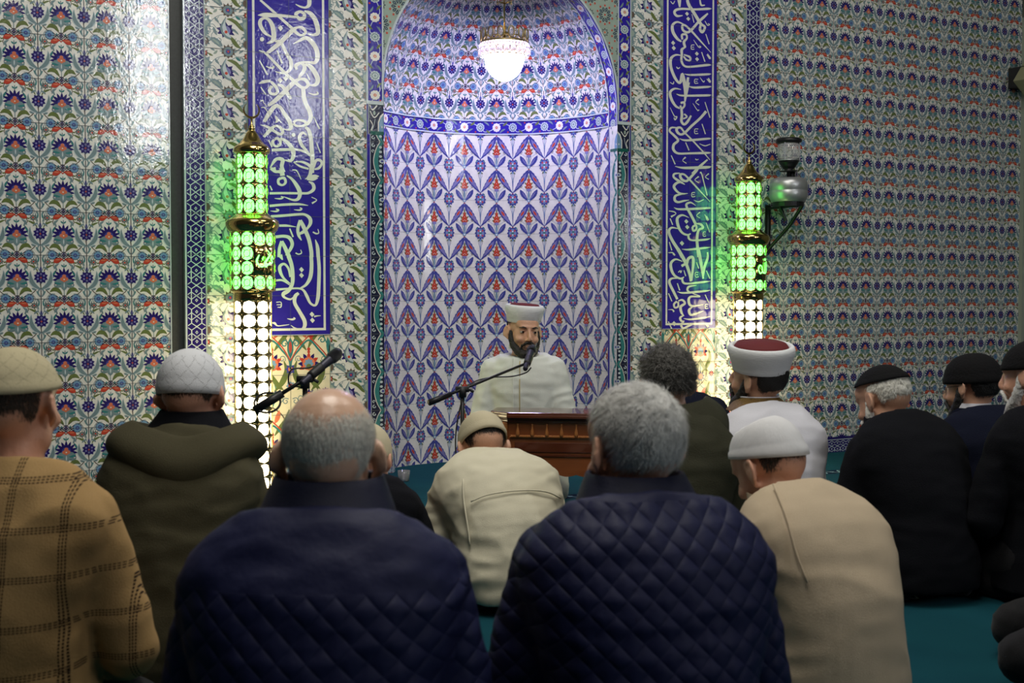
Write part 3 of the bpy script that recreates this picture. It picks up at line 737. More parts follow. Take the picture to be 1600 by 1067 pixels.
RIGHT_INK = [
 (0, """315 0 50|320 85 20
410 0 36|430 60 40|500 170 40|560 270 40|585 295 30|620 325 30|590 382 34|562 350 34|568 300 28
700 103 4|650 105 30|500 112 26|350 105 28|275 120 34|258 155 32|290 190 30|355 185 10
655 160 20|600 210 34|540 265 32|460 355 34|410 385 30|360 360 30|350 310 30|380 300 24|450 360 26|550 470 22|690 625 6
370 290 12|290 262 24|235 300 34|240 380 40|290 460 34|340 495 20
350 470 26|348 415 28|395 412 26|405 455 24|370 500 34|385 565 30
390 560 16|345 590 34|345 650 30|340 720 30|370 780 26|440 795 26|640 775 30|695 773 6
370 650 16|440 680 28|442 720 24|400 712 24|365 670 20
340 660 10|270 655 24|215 700 36|215 800 36|260 920 36|310 985 30|335 960 40|350 880 34|375 980 44|390 1080 40
420 920 30|410 1000 36|400 1080 30
375 880 6|450 892 24|640 885 28|695 880 5
430 1030 14|500 1045 22|640 1035 28|695 1028 5
465 170 8|490 270 12
630 405 10|670 525 14
580 620 12|620 735 14
485 475 6|545 560 12|570 558 14|550 545 10
620 250 8|650 300 12|675 292 12|655 280 8
650 640 8|680 695 28|640 650 5
495 535 10|460 540 10|460 585 10|495 585 10
465 562 9|490 562 9
540 945 10|500 945 10|500 990 10|540 990 10
505 968 9|530 968 9
560 920 6|600 975 12|615 960 10
660 930 14|680 975 26|640 940 6
560 0 20|575 60 24|620 62 12
210 15 8|240 45 12|262 10 8
205 980 8|240 1000 12|250 970 8
280 795 10|300 815 16|325 800 6"""),
 (130, """335 75 8|260 65 24|205 110 34|225 200 36|270 270 30|320 300 20
330 235 28|370 230 28|375 270 26|345 300 26|325 265 26
370 -10 34|385 100 34|380 225 14
425 -10 36|400 120 30|385 220 12
440 40 10|500 50 22|640 45 28|695 42 5
280 130 8|360 148 24|640 145 28|695 140 5
340 300 30|345 380 34|340 450 34|370 490 30|410 460 34|455 385 22
372 365 20|405 400 20|360 425 18
635 335 36|560 420 32|460 510 32|380 590 32|330 610 28|290 580 34|285 540 34|330 530 26|380 590 22|480 690 20|600 820 18|680 915 6
290 530 14|220 530 24|200 570 26|250 620 30|300 680 30|250 730 34|245 790 34|300 835 28|440 835 26|640 830 28|695 828 5
315 660 6|400 680 26|640 662 28|695 658 5
265 990 6|360 1005 24|640 998 28|695 994 5
650 910 20|560 990 34|470 1080 34
620 225 10|680 410 14
585 485 12|625 605 14
390 705 12|430 800 14
218 860 10|265 965 16
205 290 5|255 390 12|285 400 16|265 435 16|250 410 12
475 240 5|525 315 10|548 320 12|530 330 8
555 720 6|620 745 14|685 725 8
545 190 22|510 225 8|550 260 12
390 880 22|355 920 8|400 955 12
505 900 12|520 912 12|545 905 6
540 545 10|500 548 10|500 598 10|540 598 10
505 572 9|530 572 9"""),
 (260, """270 0 8|380 22 22|640 15 24|695 0 5
530 40 30|430 150 32|390 175 30|340 150 34|325 100 32|370 95 24|430 150 24|540 270 20|680 420 6
320 80 12|255 90 26|250 130 28|320 180 30|380 215 8
360 190 10|290 195 30|250 240 34|290 300 28|340 325 24|415 322 6
340 330 16|270 350 30|260 400 34|300 425 28|370 410 24|430 400 6
250 490 6|330 510 26|640 497 28|690 493 5
510 465 5|450 430 22|400 450 30|410 500 30|460 590 34|510 690 34
470 720 26|480 765 26|515 750 26|512 700 26|470 720 26
520 680 16|570 690 30|595 730 30|545 760 30|525 850 36|530 950 36|545 1080 40
430 610 5|350 580 24|290 620 36|305 720 36|350 790 28|410 815 24|450 800 16
420 810 26|430 860 26|480 880 22|620 872 26|685 858 5
300 740 10|220 730 26|190 780 34|230 880 38|300 990 40|350 1080 44
345 985 5|430 990 24|600 972 26|685 962 5
560 80 14|580 90 14|645 345 14
633 670 10|675 785 12
195 900 12|225 1000 14
205 620 14|235 695 14
545 120 20|500 160 8|545 195 12
665 85 18|625 125 8|665 155 12
560 545 18|520 585 8|560 615 10
500 310 10|465 315 10|465 360 10|505 358 10
470 335 9|495 335 9
630 780 10|600 785 10|600 830 10|632 828 10
605 805 9|625 805 9
485 400 5|540 420 14|605 395 8
615 570 6|655 640 30|640 590 6
190 530 10|250 540 16|272 565 10|215 600 26
190 1030 6|240 1030 12|260 1060 20"""),
 (390, """295 -10 44|360 100 44|400 180 40|440 300 36|450 378 24
400 190 30|420 110 36|470 90 36|480 160 36|460 370 22
540 -10 40|570 150 40|600 345 20
650 30 20|650 100 30|610 220 34|595 345 16
340 195 34|395 165 30
350 140 8|270 115 24|215 160 34|220 240 36|260 310 30|330 345 24|370 325 14
345 330 26|360 390 28|420 405 24|600 385 26|685 375 5
300 340 10|220 345 26|195 390 34|240 490 34|290 590 30
285 615 26|250 650 26|262 690 24|300 675 24|300 620 22
300 610 14|350 600 26|380 640 28|330 680 34|340 750 30|370 790 10
370 780 10|325 810 28|340 850 26|375 850 8
370 860 10|335 890 28|360 935 26|420 910 26|500 880 8
290 500 5|370 515 24|600 495 26|685 482 5
520 425 5|430 440 26|410 480 26|440 510 18
470 520 10|560 558 16|450 560 26|425 610 34|460 670 28|600 655 6
470 680 12|430 720 34|450 775 30|520 760 26|600 730 6
365 820 5|450 830 22|600 812 26|685 795 5
518 150 10|545 225 14
368 245 10|390 315 14
290 400 12|318 485 16
185 520 12|225 615 14
635 250 10|678 345 12
620 535 10|662 628 12
183 855 10|222 940 16
615 870 6|655 915 30|640 880 6
540 270 10|505 275 10|508 325 10|545 322 10
512 298 9|535 298 9
655 650 10|622 655 10|625 700 10|660 698 10
628 676 9|650 676 9
300 270 10|325 250 12|330 275 12|345 245 8
180 35 5|230 35 14|250 60 24
180 715 5|230 715 14|250 740 24""")]
RIGHT_DOT = [(0,405,165,26,0),(0,420,225,26,0),(0,240,512,28,0),(0,247,573,28,0),(0,522,640,26,0),(0,525,705,26,0),(260,397,655,28,0),(260,408,722,28,0),(260,345,915,30,0),(390,252,880,30,0)]
def inscription(ox, strokes, dots, x0, x1, label):
    root = empty('inscription_panel', (x0, WY, .82), label=label, cat='inscription panel', group='vertical blue inscription panels')
    T = TileMesh(lambda x, z, o: (x-x0, -.006-o, z-.82))
    T.ground(x0, x1, .82, ZT, 'cobalt', 1, 13)
    T.ground(x0, x1, .82, .8235, 'pale', layer=2)
    T.grout(x0, x1, .82, ZT, (x1-x0)/2, .2, x0, .02, w=.0018, layer=6)
    bd = T.build('tile_slab', root)
    MB().box((0, -.006, 0), (x1-x0, -.0002, .003)).box((0, -.006, 0), (.002, -.0002, ZT-.82)).box((x1-x0-.002, -.006, 0), (x1-x0, -.0002, ZT-.82)).build('slab_edge', 'cobalt', root)
    T = TileMesh(lambda x, z, o: (x-x0, -.0065-o, z-.82))
    iw = .012; ins = .024
    T.ground(x0+ins, x0+ins+iw, .82+ins, ZT, 'letter'); T.ground(x1-ins-iw, x1-ins, .82+ins, ZT, 'letter'); T.ground(x0+ins, x1-ins, .82+ins, .82+ins+iw, 'letter', layer=.5)
    T.build('border_line', root)
    V = []; Fc = []; k = 0
    def add(q):
        nonlocal k
        o = len(V); off = .0068+.000012*k
        off += .000002*(len(Fc) % 97)
        for x, y in q:
            p = wall(x, y, WY-.0065); V.append((p.x-x0, -off, p.z-.82))
        Fc.append(tuple(range(o, o+len(q))))
    for oy, block in strokes:
        for ln in block.split('\n'):
            pts = [tuple(float(v) for v in t.split()) for t in ln.split('|')]
            P = Pat(); P.line([(a/7.62, b/7.62, c*.92/7.62) for a, b, c in pts], .1, 'x', k=(7 if len(pts) > 2 else 1)); k += 1
            for l, m, a in P.p: add([(ox+q[0], oy+q[1]) for q in a])
            # rounded pen ends
    for oy, cx, cy, r, rnd in dots:
        if r == 0: continue
        k += 1
        if rnd: add([(ox+(cx+r*cos(t*pi/8))/7.62, oy+(cy+r*sin(t*pi/8))/7.62) for t in range(16)])
        else: add([(ox+(cx+dx*r)/7.62, oy+(cy+dy*r)/7.62) for dx, dy in ((-.9,-.1),(-.05,-1),(.9,.05),(.05,1))])
    mesh_obj('lettering', V, Fc, 'letter', root)
inscription(385, LEFT_INK, LEFT_DOT, 2.054, 2.480, 'tall cobalt blue panel of white calligraphy behind the left lantern')
inscription(1020, RIGHT_INK, RIGHT_DOT, 4.588, 4.990, 'tall cobalt blue panel of white calligraphy right of the niche')

# ------------------------------------------------------------------ metals, glass, glowing things
plain('brass', (.66, .48, .16), .14, 1.0, noise=.12, nscale=12)
plain('brass_dark', (.34, .26, .10), .28, 1.0, noise=.2, nscale=15)
plain('steel', (.50, .51, .52), .38, .75)
plain('black_metal', (.012, .012, .014), .38, 0.3)
plain('black_plastic', (.012, .012, .014), .5)
def emit(name, col, strength):
    m, nt, b = nm(name); b.inputs['Base Color'].default_value = c4([min(1, v) for v in col]); b.inputs['Emission Color'].default_value = c4(col); b.inputs['Emission Strength'].default_value = strength
    MATS[name] = m; return m
emit('green_glow', (.10, 1.0, .13), 2.6)
emit('green_glow_pale', (.16, 1.0, .16), 3.8)
emit('white_glow', (1.0, .86, .52), 9)
emit('lamp_glow', (.62, .57, 1.0), 62)
def glassy(name, col=(1, 1, 1), rough=.02, tr=.85):
    m, nt, b = nm(name); b.inputs['Base Color'].default_value = c4(col); b.inputs['Roughness'].default_value = rough
    b.inputs['Transmission Weight'].default_value = tr; b.inputs['IOR'].default_value = 1.45; MATS[name] = m; return m
glassy('clear_glass'); glassy('crystal', (.92, .90, 1.0), .05, .8); glassy('bottle_plastic', (.80, .88, .95), .06, .85)

def sleeve(r, z0, z1, nc, nr, rings=False, skip=None, th=.003):
    """pierced metal tube: one rosette cut out of every cell"""
    V = []; F = []
    def P(u, v, rr): a = 2*pi*u; return (rr*cos(a), rr*sin(a), z0+(z1-z0)*v)
    K = 24
    for i in range(nc):
        for j in range(nr):
            if skip and skip(i, j): 
                o = len(V); n = 4
                for q in range(n+1):
                    for w_ in (0, 1): V.append(P((i+q/n)/nc, (j+w_)/nr, r))
                for q in range(n): F.append((o+2*q, o+2*q+2, o+2*q+3, o+2*q+1))
                continue
            o = len(V)
            for q in range(K):
                a = 2*pi*q/K+pi/4; ca, sa = cos(a), sin(a); s_ = .5/max(abs(ca), abs(sa))
                rr = min(.465/max(abs(ca), abs(sa)), .462+.035*cos(8*a)) if not rings else min(.475/max(abs(ca), abs(sa)), .475+.03*cos(8*a))
                V.append(P((i+.5+s_*ca)/nc, (j+.5+s_*sa)/nr, r)); V.append(P((i+.5+rr*ca)/nc, (j+.5+rr*sa)/nr, r))
            for q in range(K):
                q2 = (q+1) % K; F.append((o+2*q, o+2*q2, o+2*q2+1, o+2*q+1))
            if rings:
                for R0, R1 in ((.22, .26),):
                    o = len(V)
                    for q in range(12):
                        a = 2*pi*q/12; V.append(P((i+.5+R0*cos(a))/nc, (j+.5+R0*sin(a))/nr, r)); V.append(P((i+.5+R1*cos(a))/nc, (j+.5+R1*sin(a))/nr, r))
                    for q in range(12): q2 = (q+1) % 12; F.append((o+2*q, o+2*q2, o+2*q2+1, o+2*q+1))
                for q in range(4):
                    a = pi/4+q*pi/2; o = len(V)
                    for (x, y) in ((.25*cos(a)-.02*sin(a), .25*sin(a)+.02*cos(a)), (.25*cos(a)+.02*sin(a), .25*sin(a)-.02*cos(a)), (.52*cos(a)+.02*sin(a), .52*sin(a)-.02*cos(a)), (.52*cos(a)-.02*sin(a), .52*sin(a)+.02*cos(a))): V.append(P((i+.5+x)/nc, (j+.5+y)/nr, r))
                    F.append((o, o+1, o+2, o+3))
    return V, F
def make_tower(px, label, word):
    YL = WY-.20
    base = wall(px, 460, YL); Zd = (base-CPOS).dot(FWD); k = Zd/FPX   # metres per pixel
    sc = k/(((wall(395, 460, YL)-CPOS).dot(FWD))/FPX)
    zz = lambda y: wall(395, y, YL).z        # heights read on the left one; both are the same model
    k = ((wall(395, 460, YL)-CPOS).dot(FWD))/FPX
    root = empty('tower_lamp', (base.x, base.y, 0), radians(-8), label=label, cat='lamp', group='tall brass tower lanterns beside the niche')
    MB().lathe([(.155, 0), (.155, .03), (.14, .045), (.12, .07), (.105, .09)], n=48).build('base', 'brass', root, True)
    rw = 29.5*k; r2 = 34.8*k; r1 = 24*k
    z_w1 = zz(469); nr = int(round((z_w1-.09)/.0655))
    V, F = sleeve(rw, .09, z_w1, 8, nr); o = mesh_obj('pierced_shaft', V, F, 'brass_dark', root, smooth=True); solidify(o, .003, -1)
    MB().lathe([(rw*.90, .09), (rw*.90, z_w1)], n=32).build('white_light_tube', 'white_glow', root, True)
    MB().lathe([(rw*.99, zz(470)), (rw*1.02, zz(468)), (rw*1.02, zz(460)), (rw*1.0, zz(459)), (rw*1.08, zz(456)), (r2*1.01, zz(454.5)), (r2*1.01, zz(453)), (r2*.98, zz(453))], n=40).build('lower_collar', 'brass', root, True)
    za, zb = zz(453), zz(363)
    pl = lambda i, j: (i in (8, 9)) and j in (1, 2)
    V, F = sleeve(r2, za, zb, 11, 4, True, pl); o = mesh_obj('pierced_drum', V, F, 'brass', root, smooth=True); solidify(o, .003, -1)
    MB().lathe([(r2*.92, za), (r2*.92, zb)], n=32).build('green_light_tube', 'green_glow_pale', root, True)
    # plaque word laid on as glowing strokes, imitating tube light through cut letters
    P = Pat()
    if word == 'allah':
        P.line([(.95,.30),(.93,.75)],.05,'x'); P.line([(.80,.78,.05),(.78,.40,.06),(.70,.30,.05)],.05,'x'); P.line([(.60,.74,.05),(.58,.38,.06),(.50,.28,.06),(.40,.34,.05)],.05,'x'); P.line([(.40,.34),(.34,.55,.05),(.22,.60,.06),(.14,.44,.06),(.25,.26,.06),(.40,.34,.05)],.05,'x'); P.line([(.70,.30),(.60,.26),(.55,.32)],.05,'x'); P.line([(.52,.82),(.60,.90),(.66,.82),(.74,.90)],.04,'x')
    else:
        P.line([(.93,.55),(.86,.66),(.78,.56),(.86,.46),(.74,.40)],.06,'x'); P.line([(.80,.80,.03),(.62,.60,.08),(.44,.40,.08),(.72,.38,.05)],.05,'x'); P.line([(.62,.40),(.50,.30),(.42,.38)],.06,'x'); P.line([(.44,.36),(.34,.30),(.22,.34),(.12,.48,.08),(.22,.70,.04)],.06,'x'); P.line([(.58,.86),(.68,.76),(.60,.70)],.035,'x'); P.line([(.34,.52),(.40,.64)],.04,'x')
    V = []; F = []
    for l, m, a in P.p:
        o = len(V)
        for u, v in a: ang = 2*pi*(8+2*(1-u) if False else 8+2*u)/11; V.append(((r2+.0015)*cos(ang), (r2+.0015)*sin(ang), za+(zb-za)*(.25+.5*v)))
        F.append(tuple(range(o, o+len(a))))
    mesh_obj('plaque_word', V, F, 'green_glow_pale', root)
    MB().lathe([(r2*1.0, zz(364)), (36.5*k, zz(362)), (39*k, zz(359)), (41*k, zz(354)), (41.5*k, zz(349)), (40*k, zz(345)), (36*k, zz(342)), (30*k, zz(339)), (27*k, zz(336.5)), (25*k, zz(334))], n=48).build('balcony_ring', 'brass', root, True)
    za, zb = zz(335), zz(241)
    V, F = sleeve(r1, za, zb, 8, 4, True); o = mesh_obj('pierced_neck', V, F, 'brass', root, smooth=True); solidify(o, .003, -1)
    MB().lathe([(r1*.91, za), (r1*.91, zb)], n=32).build('upper_light_tube', 'green_glow_pale', root, True)
    MB().lathe([(24.5*k, zz(241)), (27.5*k, zz(239)), (28.5*k, zz(236)), (27.8*k, zz(232)), (25*k, zz(228.5)), (20*k, zz(225)), (15.5*k, zz(220)), (12*k, zz(215)), (9.5*k, zz(210)), (6.5*k, zz(205)), (4*k, zz(203.5)), (5.5*k, zz(202)), (5.5*k, zz(200.5)), (3.2*k, zz(199.5)), (4.5*k, zz(198)), (3*k, zz(196)), (1.5*k, zz(194)), (1.5*k, zz(184))], n=48).build('roof', 'brass', root, True)
    # crescent: open upward, turned to face the hall
    V = []; n = 28; R = 12*k; c = zz(184)+R
    for i in range(n+1):
        a = radians(-90)+radians(140)*(2*i/n-1); t = 1-abs(2*i/n-1); w_ = (.6+3.2*t**.8)*k
        for dy in (-1.2*k, 1.2*k): V.append(((R+w_*.5)*cos(a), dy, c+(R+w_*.5)*sin(a))); V.append(((R-w_*.5)*cos(a), dy, c+(R-w_*.5)*sin(a)))
    F = []
    for i in range(n):
        b0 = 4*i; F += [(b0, b0+4, b0+5, b0+1), (b0+2, b0+3, b0+7, b0+6), (b0, b0+2, b0+6, b0+4), (b0+1, b0+5, b0+7, b0+3)]
    mesh_obj('crescent', V, F, 'brass', root)
    return root
make_tower(395, 'tall brass tower lantern glowing green and white left of the niche', 'm')
make_tower(1169, 'tall brass tower lantern glowing green and white right of the niche', 'allah')

# ------------------------------------------------------------------ crystal lamp hanging in the niche
LP = wall(788, 100, WY+.20); lk = ((LP-CPOS).dot(FWD))/FPX
lz = lambda y: wall(788, y, WY+.20).z
root = empty('hanging_lamp', (LP.x, LP.y, 0), 0, label='crystal bowl lamp with a brass crown hanging in the niche dome', cat='lamp')
prof = [(31*lk*sqrt(max(0, 1-t*t)), lz(88)-(lz(88)-lz(127))*t) for t in (0, .15, .3, .45, .6, .72, .82, .9, .96, .995)]
MB().lathe(prof[::-1], n=32).build('glowing_bowl', 'lamp_glow', root, True)
m = MB()
for i in range(22):
    a = 2*pi*i/22; m.ball((37*lk*cos(a), 37*lk*sin(a), lz(83)), (4.6*lk, 4.6*lk, 7*lk), 8, 6)
tag(m.build('teardrop_crystals', 'crystal', root, True))
m = MB()
for i in range(44):
    a = 2*pi*i/44; m.ball((38*lk*cos(a), 38*lk*sin(a), lz(73)), (2.9*lk, 2.9*lk, 4.5*lk), 6, 5)
m.build('beaded_rim', 'crystal', root, True)
m = MB(); circ = lambda R, y, n=32: [(R*lk*cos(2*pi*i/n), R*lk*sin(2*pi*i/n), lz(y)) for i in range(n)]
m.tube(circ(37, 67.5), 1.5*lk, 6, closed=True); m.tube(circ(34, 60), 1.0*lk, 6, closed=True)
for i in range(14):
    a = 2*pi*i/14; mt = Matrix.Rotation(a, 4, 'Z')
    pts = [mt @ Vector((37*lk, 5.2*lk*sin(t), lz(56)-0*lk+8.5*lk*cos(t))) for t in [2*pi*q/14 for q in range(14)]]
    m.tube(pts, 1.0*lk, 5, closed=True)
    m.tube([mt @ Vector((36*lk, 7*lk, lz(67))), mt @ Vector((37*lk, 8*lk, lz(56))), mt @ Vector((37*lk, 8*lk, lz(48)))], .8*lk, 5)
for i in range(4):
    a = pi/2*i+.3; m.tube([(0, 0, lz(48)), (18*lk*cos(a), 18*lk*sin(a), lz(60)), (36*lk*cos(a), 36*lk*sin(a), lz(67))], .9*lk, 5)
m.tube(circ(34, 88, 24), 1.1*lk, 5, closed=True)
m.build('crown', 'brass_dark', root, True)
MB().lathe([(33*lk, lz(69)), (34*lk, lz(68.5)), (20*lk, lz(66)), (4*lk, lz(65))], n=32).build('light_shield_plate', 'brass', root, True)  # opaque disc added to block the bowl's upward light from the dome
for i in range(14):
    a = 2*pi*i/14; MB().ball((0, 0, 0), (1.6*lk, 4.2*lk, 7*lk), 8, 6, mat=Matrix.Translation((37*lk*cos(a), 37*lk*sin(a), lz(56))) @ Matrix.Rotation(a, 4, 'Z')).build('oval_crystal', 'crystal', root, True)
m = MB(); m.tube([(0, 0, lz(62)), (0, 0, lz(-25)), (0, 0, 2.86)], 1.4*lk, 8)
for i in range(6):
    a = pi/3*i; m.tube([(0, 0, lz(6)), (8*lk*cos(a), 8*lk*sin(a), lz(3)), (13*lk*cos(a), 13*lk*sin(a), lz(6)), (12*lk*cos(a), 12*lk*sin(a), lz(1))], .9*lk, 5)
m.build('stem', 'brass', root, True)

# ------------------------------------------------------------------ gas lantern on a wall bracket
GP = wall(1232, 300, WY-.17); gk = ((GP-CPOS).dot(FWD))/FPX; gz = lambda y: wall(1232, y, WY-.17).z
root = empty('gas_lantern', (GP.x, GP.y, 0), 0, label='silver gas lantern with a glass chimney on a black wall bracket', cat='lantern')
MB().lathe([(20*gk, gz(318)), (27*gk, gz(314)), (29.5*gk, gz(308)), (29.5*gk, gz(299)), (29*gk, gz(298)), (29.5*gk, gz(297)), (29.5*gk, gz(287)), (27*gk, gz(280.5)), (20*gk, gz(278)), (8*gk, gz(277))], n=40).build('fuel_drum', 'steel', root, True)
MB().lathe([(24*gk, gz(323)), (24*gk, gz(316)), (21*gk, gz(316))], n=32).build('cradle', 'black_metal', root)
MB().lathe([(3*gk, gz(278)), (3*gk, gz(268)), (14*gk, gz(268)), (14*gk, gz(267)), (6*gk, gz(266)), (10*gk, gz(262)), (14*gk, gz(256)), (16*gk, gz(252)), (15*gk, gz(251))], n=28).box((4*gk, -3*gk, gz(278)), (11*gk, 3*gk, gz(268))).build('burner', 'black_metal', root, True)
o = MB().lathe([(15*gk, gz(252)), (17*gk, gz(246)), (17*gk, gz(228)), (16*gk, gz(224))], n=32, cap=False).build('glass_chimney', 'clear_glass', root, True); solidify(o, .003)
MB().lathe([(18*gk, gz(224)), (20*gk, gz(222)), (20*gk, gz(218)), (17*gk, gz(216)), (5*gk, gz(215))], n=32).build('lid', 'black_metal', root, True)
m = MB()
for a in (0, pi/2, pi, 3*pi/2): m.tube([(17.6*gk*cos(a+.5), 17.6*gk*sin(a+.5), gz(252)), (17.8*gk*cos(a+.5), 17.8*gk*sin(a+.5), gz(223))], .6*gk, 6)
m.tube(circ(17.8, 0, 24) if False else [(17.8*gk*cos(2*pi*i/24), 17.8*gk*sin(2*pi*i/24), gz(251)) for i in range(24)], .6*gk, 5, closed=True)
m.build('guard_wires', 'steel', root)
m = MB(); yb = .165
m.tube([(-.02, yb, gz(322)), (-.02, yb, gz(392))], .011, 8); m.tube([(-.02, yb, gz(390)), (.03, .02, gz(352)), (.04, -.08, gz(322))], .011, 8)
m.tube([(0, .02, gz(345)), (-.03, .04, gz(323))], .010, 8); m.box((-.03, -.09, gz(325)), (.0, yb, gz(322))).box((-.04, yb-.005, gz(394)), (0, yb+.003, gz(318)))
m.build('bracket', 'black_metal', root)

# loudspeaker boxes at the right end of the wall
sp = wall(1609, 116, WY-.16); root = empty('wall_speaker', tuple(sp), 0, label='pair of small beige boxes on a dark mount at upper right corner', cat='speaker')
plain('beige_plastic', S(150, 150, 118), .5); 
d = MB().box((-.06, -.06, -.11), (.10, .05, .025), mat=Matrix.Rotation(radians(38), 4, 'Y')).build('lower_box', 'beige_plastic', root); bevel(d, .006)
d = MB().box((-.05, -.06, .04), (.10, .05, .16), mat=Matrix.Rotation(radians(30), 4, 'Y')).build('upper_box', 'beige_plastic', root); bevel(d, .006)
MB().box((-.03, .0, -.08), (.10, .155, .06)).build('mount', 'black_plastic', root)

# ------------------------------------------------------------------ people
from mathutils import noise as MN
def soft(name, objs_mesh, voxel, smooth_it, post=None):
    """one continuous skin over the overlapping solids of a mesh builder"""
    me = bpy.data.meshes.new('tmp'); me.from_pydata(objs_mesh.v, [], objs_mesh.f); me.update()
    bm = bmesh.new(); bm.from_mesh(me); bmesh.ops.recalc_face_normals(bm, faces=bm.faces); bm.to_mesh(me); bm.free()
    o = bpy.data.objects.new('tmp', me); COL.objects.link(o)
    r = o.modifiers.new('r', 'REMESH'); r.mode = 'VOXEL'; r.voxel_size = voxel
    s = o.modifiers.new('s', 'SMOOTH'); s.factor = .5; s.iterations = smooth_it
    dg = bpy.context.evaluated_depsgraph_get(); ev = o.evaluated_get(dg)
    out = bpy.data.meshes.new_from_object(ev); bpy.data.objects.remove(o); bpy.data.meshes.remove(me)
    n = len(out.vertices); co = np.zeros(n*3); out.vertices.foreach_get('co', co); co = co.reshape(-1, 3)
    if post is not None:
        no = np.zeros(n*3); out.vertices.foreach_get('normal', no); no = no.reshape(-1, 3)
        co = post(co, no); out.vertices.foreach_set('co', co.ravel())
    out.polygons.foreach_set('use_smooth', [True]*len(out.polygons)); out.update()
    out.name = name
    return out
def put(name, me, mats, parent=None, **kw):
    if not isinstance(mats, (list, tuple)): mats = [mats]
    for m in mats: me.materials.append(MATS[m])
    o = bpy.data.objects.new(name, me); link(o, parent); tag(o, **kw); return o
def folds(amp, freq, axis=(1, 1, 2.2), seed=0.0, fine=0.3):
    ax = np.array(axis)*freq
    def f(co, no):
        d = np.empty(len(co))
        for i, p in enumerate(co):
            q = Vector(p*ax)+Vector((seed, seed*2, 0)); w_ = MN.noise_vector(q*.5)*.9
            v = MN.noise(q+w_); v = 1-2.2*abs(v); d[i] = v*.5 + fine*MN.noise(q*2.7)
        return co+no*(d*amp*1.5)[:, None]
    return f

plain('skin', S(206, 158, 130), .45, noise=.12, nscale=18, bump=.12, bscale=120)
plain('skin_ruddy', S(214, 160, 134), .45, noise=.14, nscale=18, bump=.12, bscale=120)
plain('skin_bald', S(226, 184, 156), .30, noise=.10, nscale=14, bump=.10, bscale=90)
plain('hair_white', S(236, 232, 222), .55, noise=.25, nscale=40, bump=.5, bscale=220, stretch=(1, 1, .35))
plain('hair_grey', S(222, 220, 214), .45, noise=.45, nscale=46, bump=.5, bscale=200, stretch=(1, 1, .5))
plain('hair_dark_grey', S(84, 82, 78), .5, noise=.6, nscale=60, bump=.6, bscale=160)
plain('hair_black', (.010, .009, .008), .5, noise=.4, nscale=50, bump=.5, bscale=220)
plain('hair_short', S(64, 54, 46), .7, noise=.35, nscale=60, bump=.4, bscale=300)
plain('eye_white', S(200, 195, 190), .2); plain('iris', (.015, .008, .005), .15)
plain('lip', S(150, 85, 75), .4)
plain('cloth_dark', (.008, .008, .010), .8, bump=.3, bscale=400, sheen=.1, spec=.2)
plain('cloth_black', (.0055, .006, .0085), .9, noise=.2, nscale=10, bump=.3, bscale=300, spec=.12)
plain('cloth_blueblack', (.006, .008, .020), .9, noise=.2, nscale=10, bump=.3, bscale=300, spec=.12)
plain('cloth_olive', S(74, 70, 52), .9, noise=.12, nscale=14, bump=.3, bscale=420, spec=.15)
plain('cloth_olive_dark', S(50, 50, 36), .8, noise=.2, nscale=14, bump=.3, bscale=260, spec=.2)
plain('cloth_cream', S(214, 208, 184), .85, noise=.05, nscale=12, bump=.2, bscale=420, spec=.2)
plain('cloth_beige', S(196, 178, 152), .85, noise=.05, nscale=12, bump=.3, bscale=520, spec=.2)
plain('cloth_white', S(214, 214, 222), .8, noise=.03, bump=.15, bscale=300, spec=.2)
plain('cloth_robe', S(216, 220, 212), .75, noise=.03, bump=.15, bscale=300, spec=.25)
plain('cloth_navy_plain', S(22, 25, 50), .6, noise=.15, nscale=20, bump=.2, bscale=300, spec=.3)
plain('gold_braid', S(120, 92, 40), .5, .2, noise=.5, nscale=160, bump=.6, bscale=200)
plain('piping', S(176, 160, 108), .6)
plain('fez_red', S(96, 16, 22), .8)
plain('turban_white', S(222, 224, 226), .8, noise=.03, bump=.2, bscale=60, stretch=(1, 1, 5))

def mnode(nt, op, a, b=None):
    n = nt.nodes.new('ShaderNodeMath'); n.operation = op
    for i, v in enumerate((a, b)):
        if v is None: continue
        if isinstance(v, (int, float)): n.inputs[i].default_value = v
        else: nt.links.new(v, n.inputs[i])
    return n.outputs[0]
def quilted(name, col, cell, ztop):
    m, nt, b = nm(name); b.inputs['Base Color'].default_value = c4(col); b.inputs['Roughness'].default_value = .62; b.inputs['Specular IOR Level'].default_value = .25
    tc = N(nt, 'ShaderNodeTexCoord'); sp = N(nt, 'ShaderNodeSeparateXYZ'); L(nt, tc.outputs['Object'], sp.inputs[0])
    x, z = sp.outputs[0], sp.outputs[2]
    u = mnode(nt, 'ADD', x, z); v = mnode(nt, 'SUBTRACT', x, mnode(nt, 'MULTIPLY', z, .9))
    k = pi/cell
    su = mnode(nt, 'ABSOLUTE', mnode(nt, 'SINE', mnode(nt, 'MULTIPLY', u, k))); sv = mnode(nt, 'ABSOLUTE', mnode(nt, 'SINE', mnode(nt, 'MULTIPLY', v, k)))
    h = mnode(nt, 'POWER', mnode(nt, 'MULTIPLY', su, sv), .5)
    gate = mnode(nt, 'LESS_THAN', z, ztop); h = mnode(nt, 'MULTIPLY', h, gate)
    nz_ = N(nt, 'ShaderNodeTexNoise'); nz_.inputs['Scale'].default_value = 26; nz_.inputs['Detail'].default_value = 3; L(nt, tc.outputs['Object'], nz_.inputs['Vector'])
    h = mnode(nt, 'ADD', h, mnode(nt, 'MULTIPLY', nz_.outputs['Fac'], .7))
    bp = N(nt, 'ShaderNodeBump'); bp.inputs['Strength'].default_value = .55; bp.inputs['Distance'].default_value = .008
    L(nt, h, bp.inputs['Height']); L(nt, bp.outputs[0], b.inputs['Normal']); MATS[name] = m
quilted('navy_quilt', S(26, 30, 66), .046, .56)
quilted('navy_quilt_full', S(26, 30, 66), .044, .66)
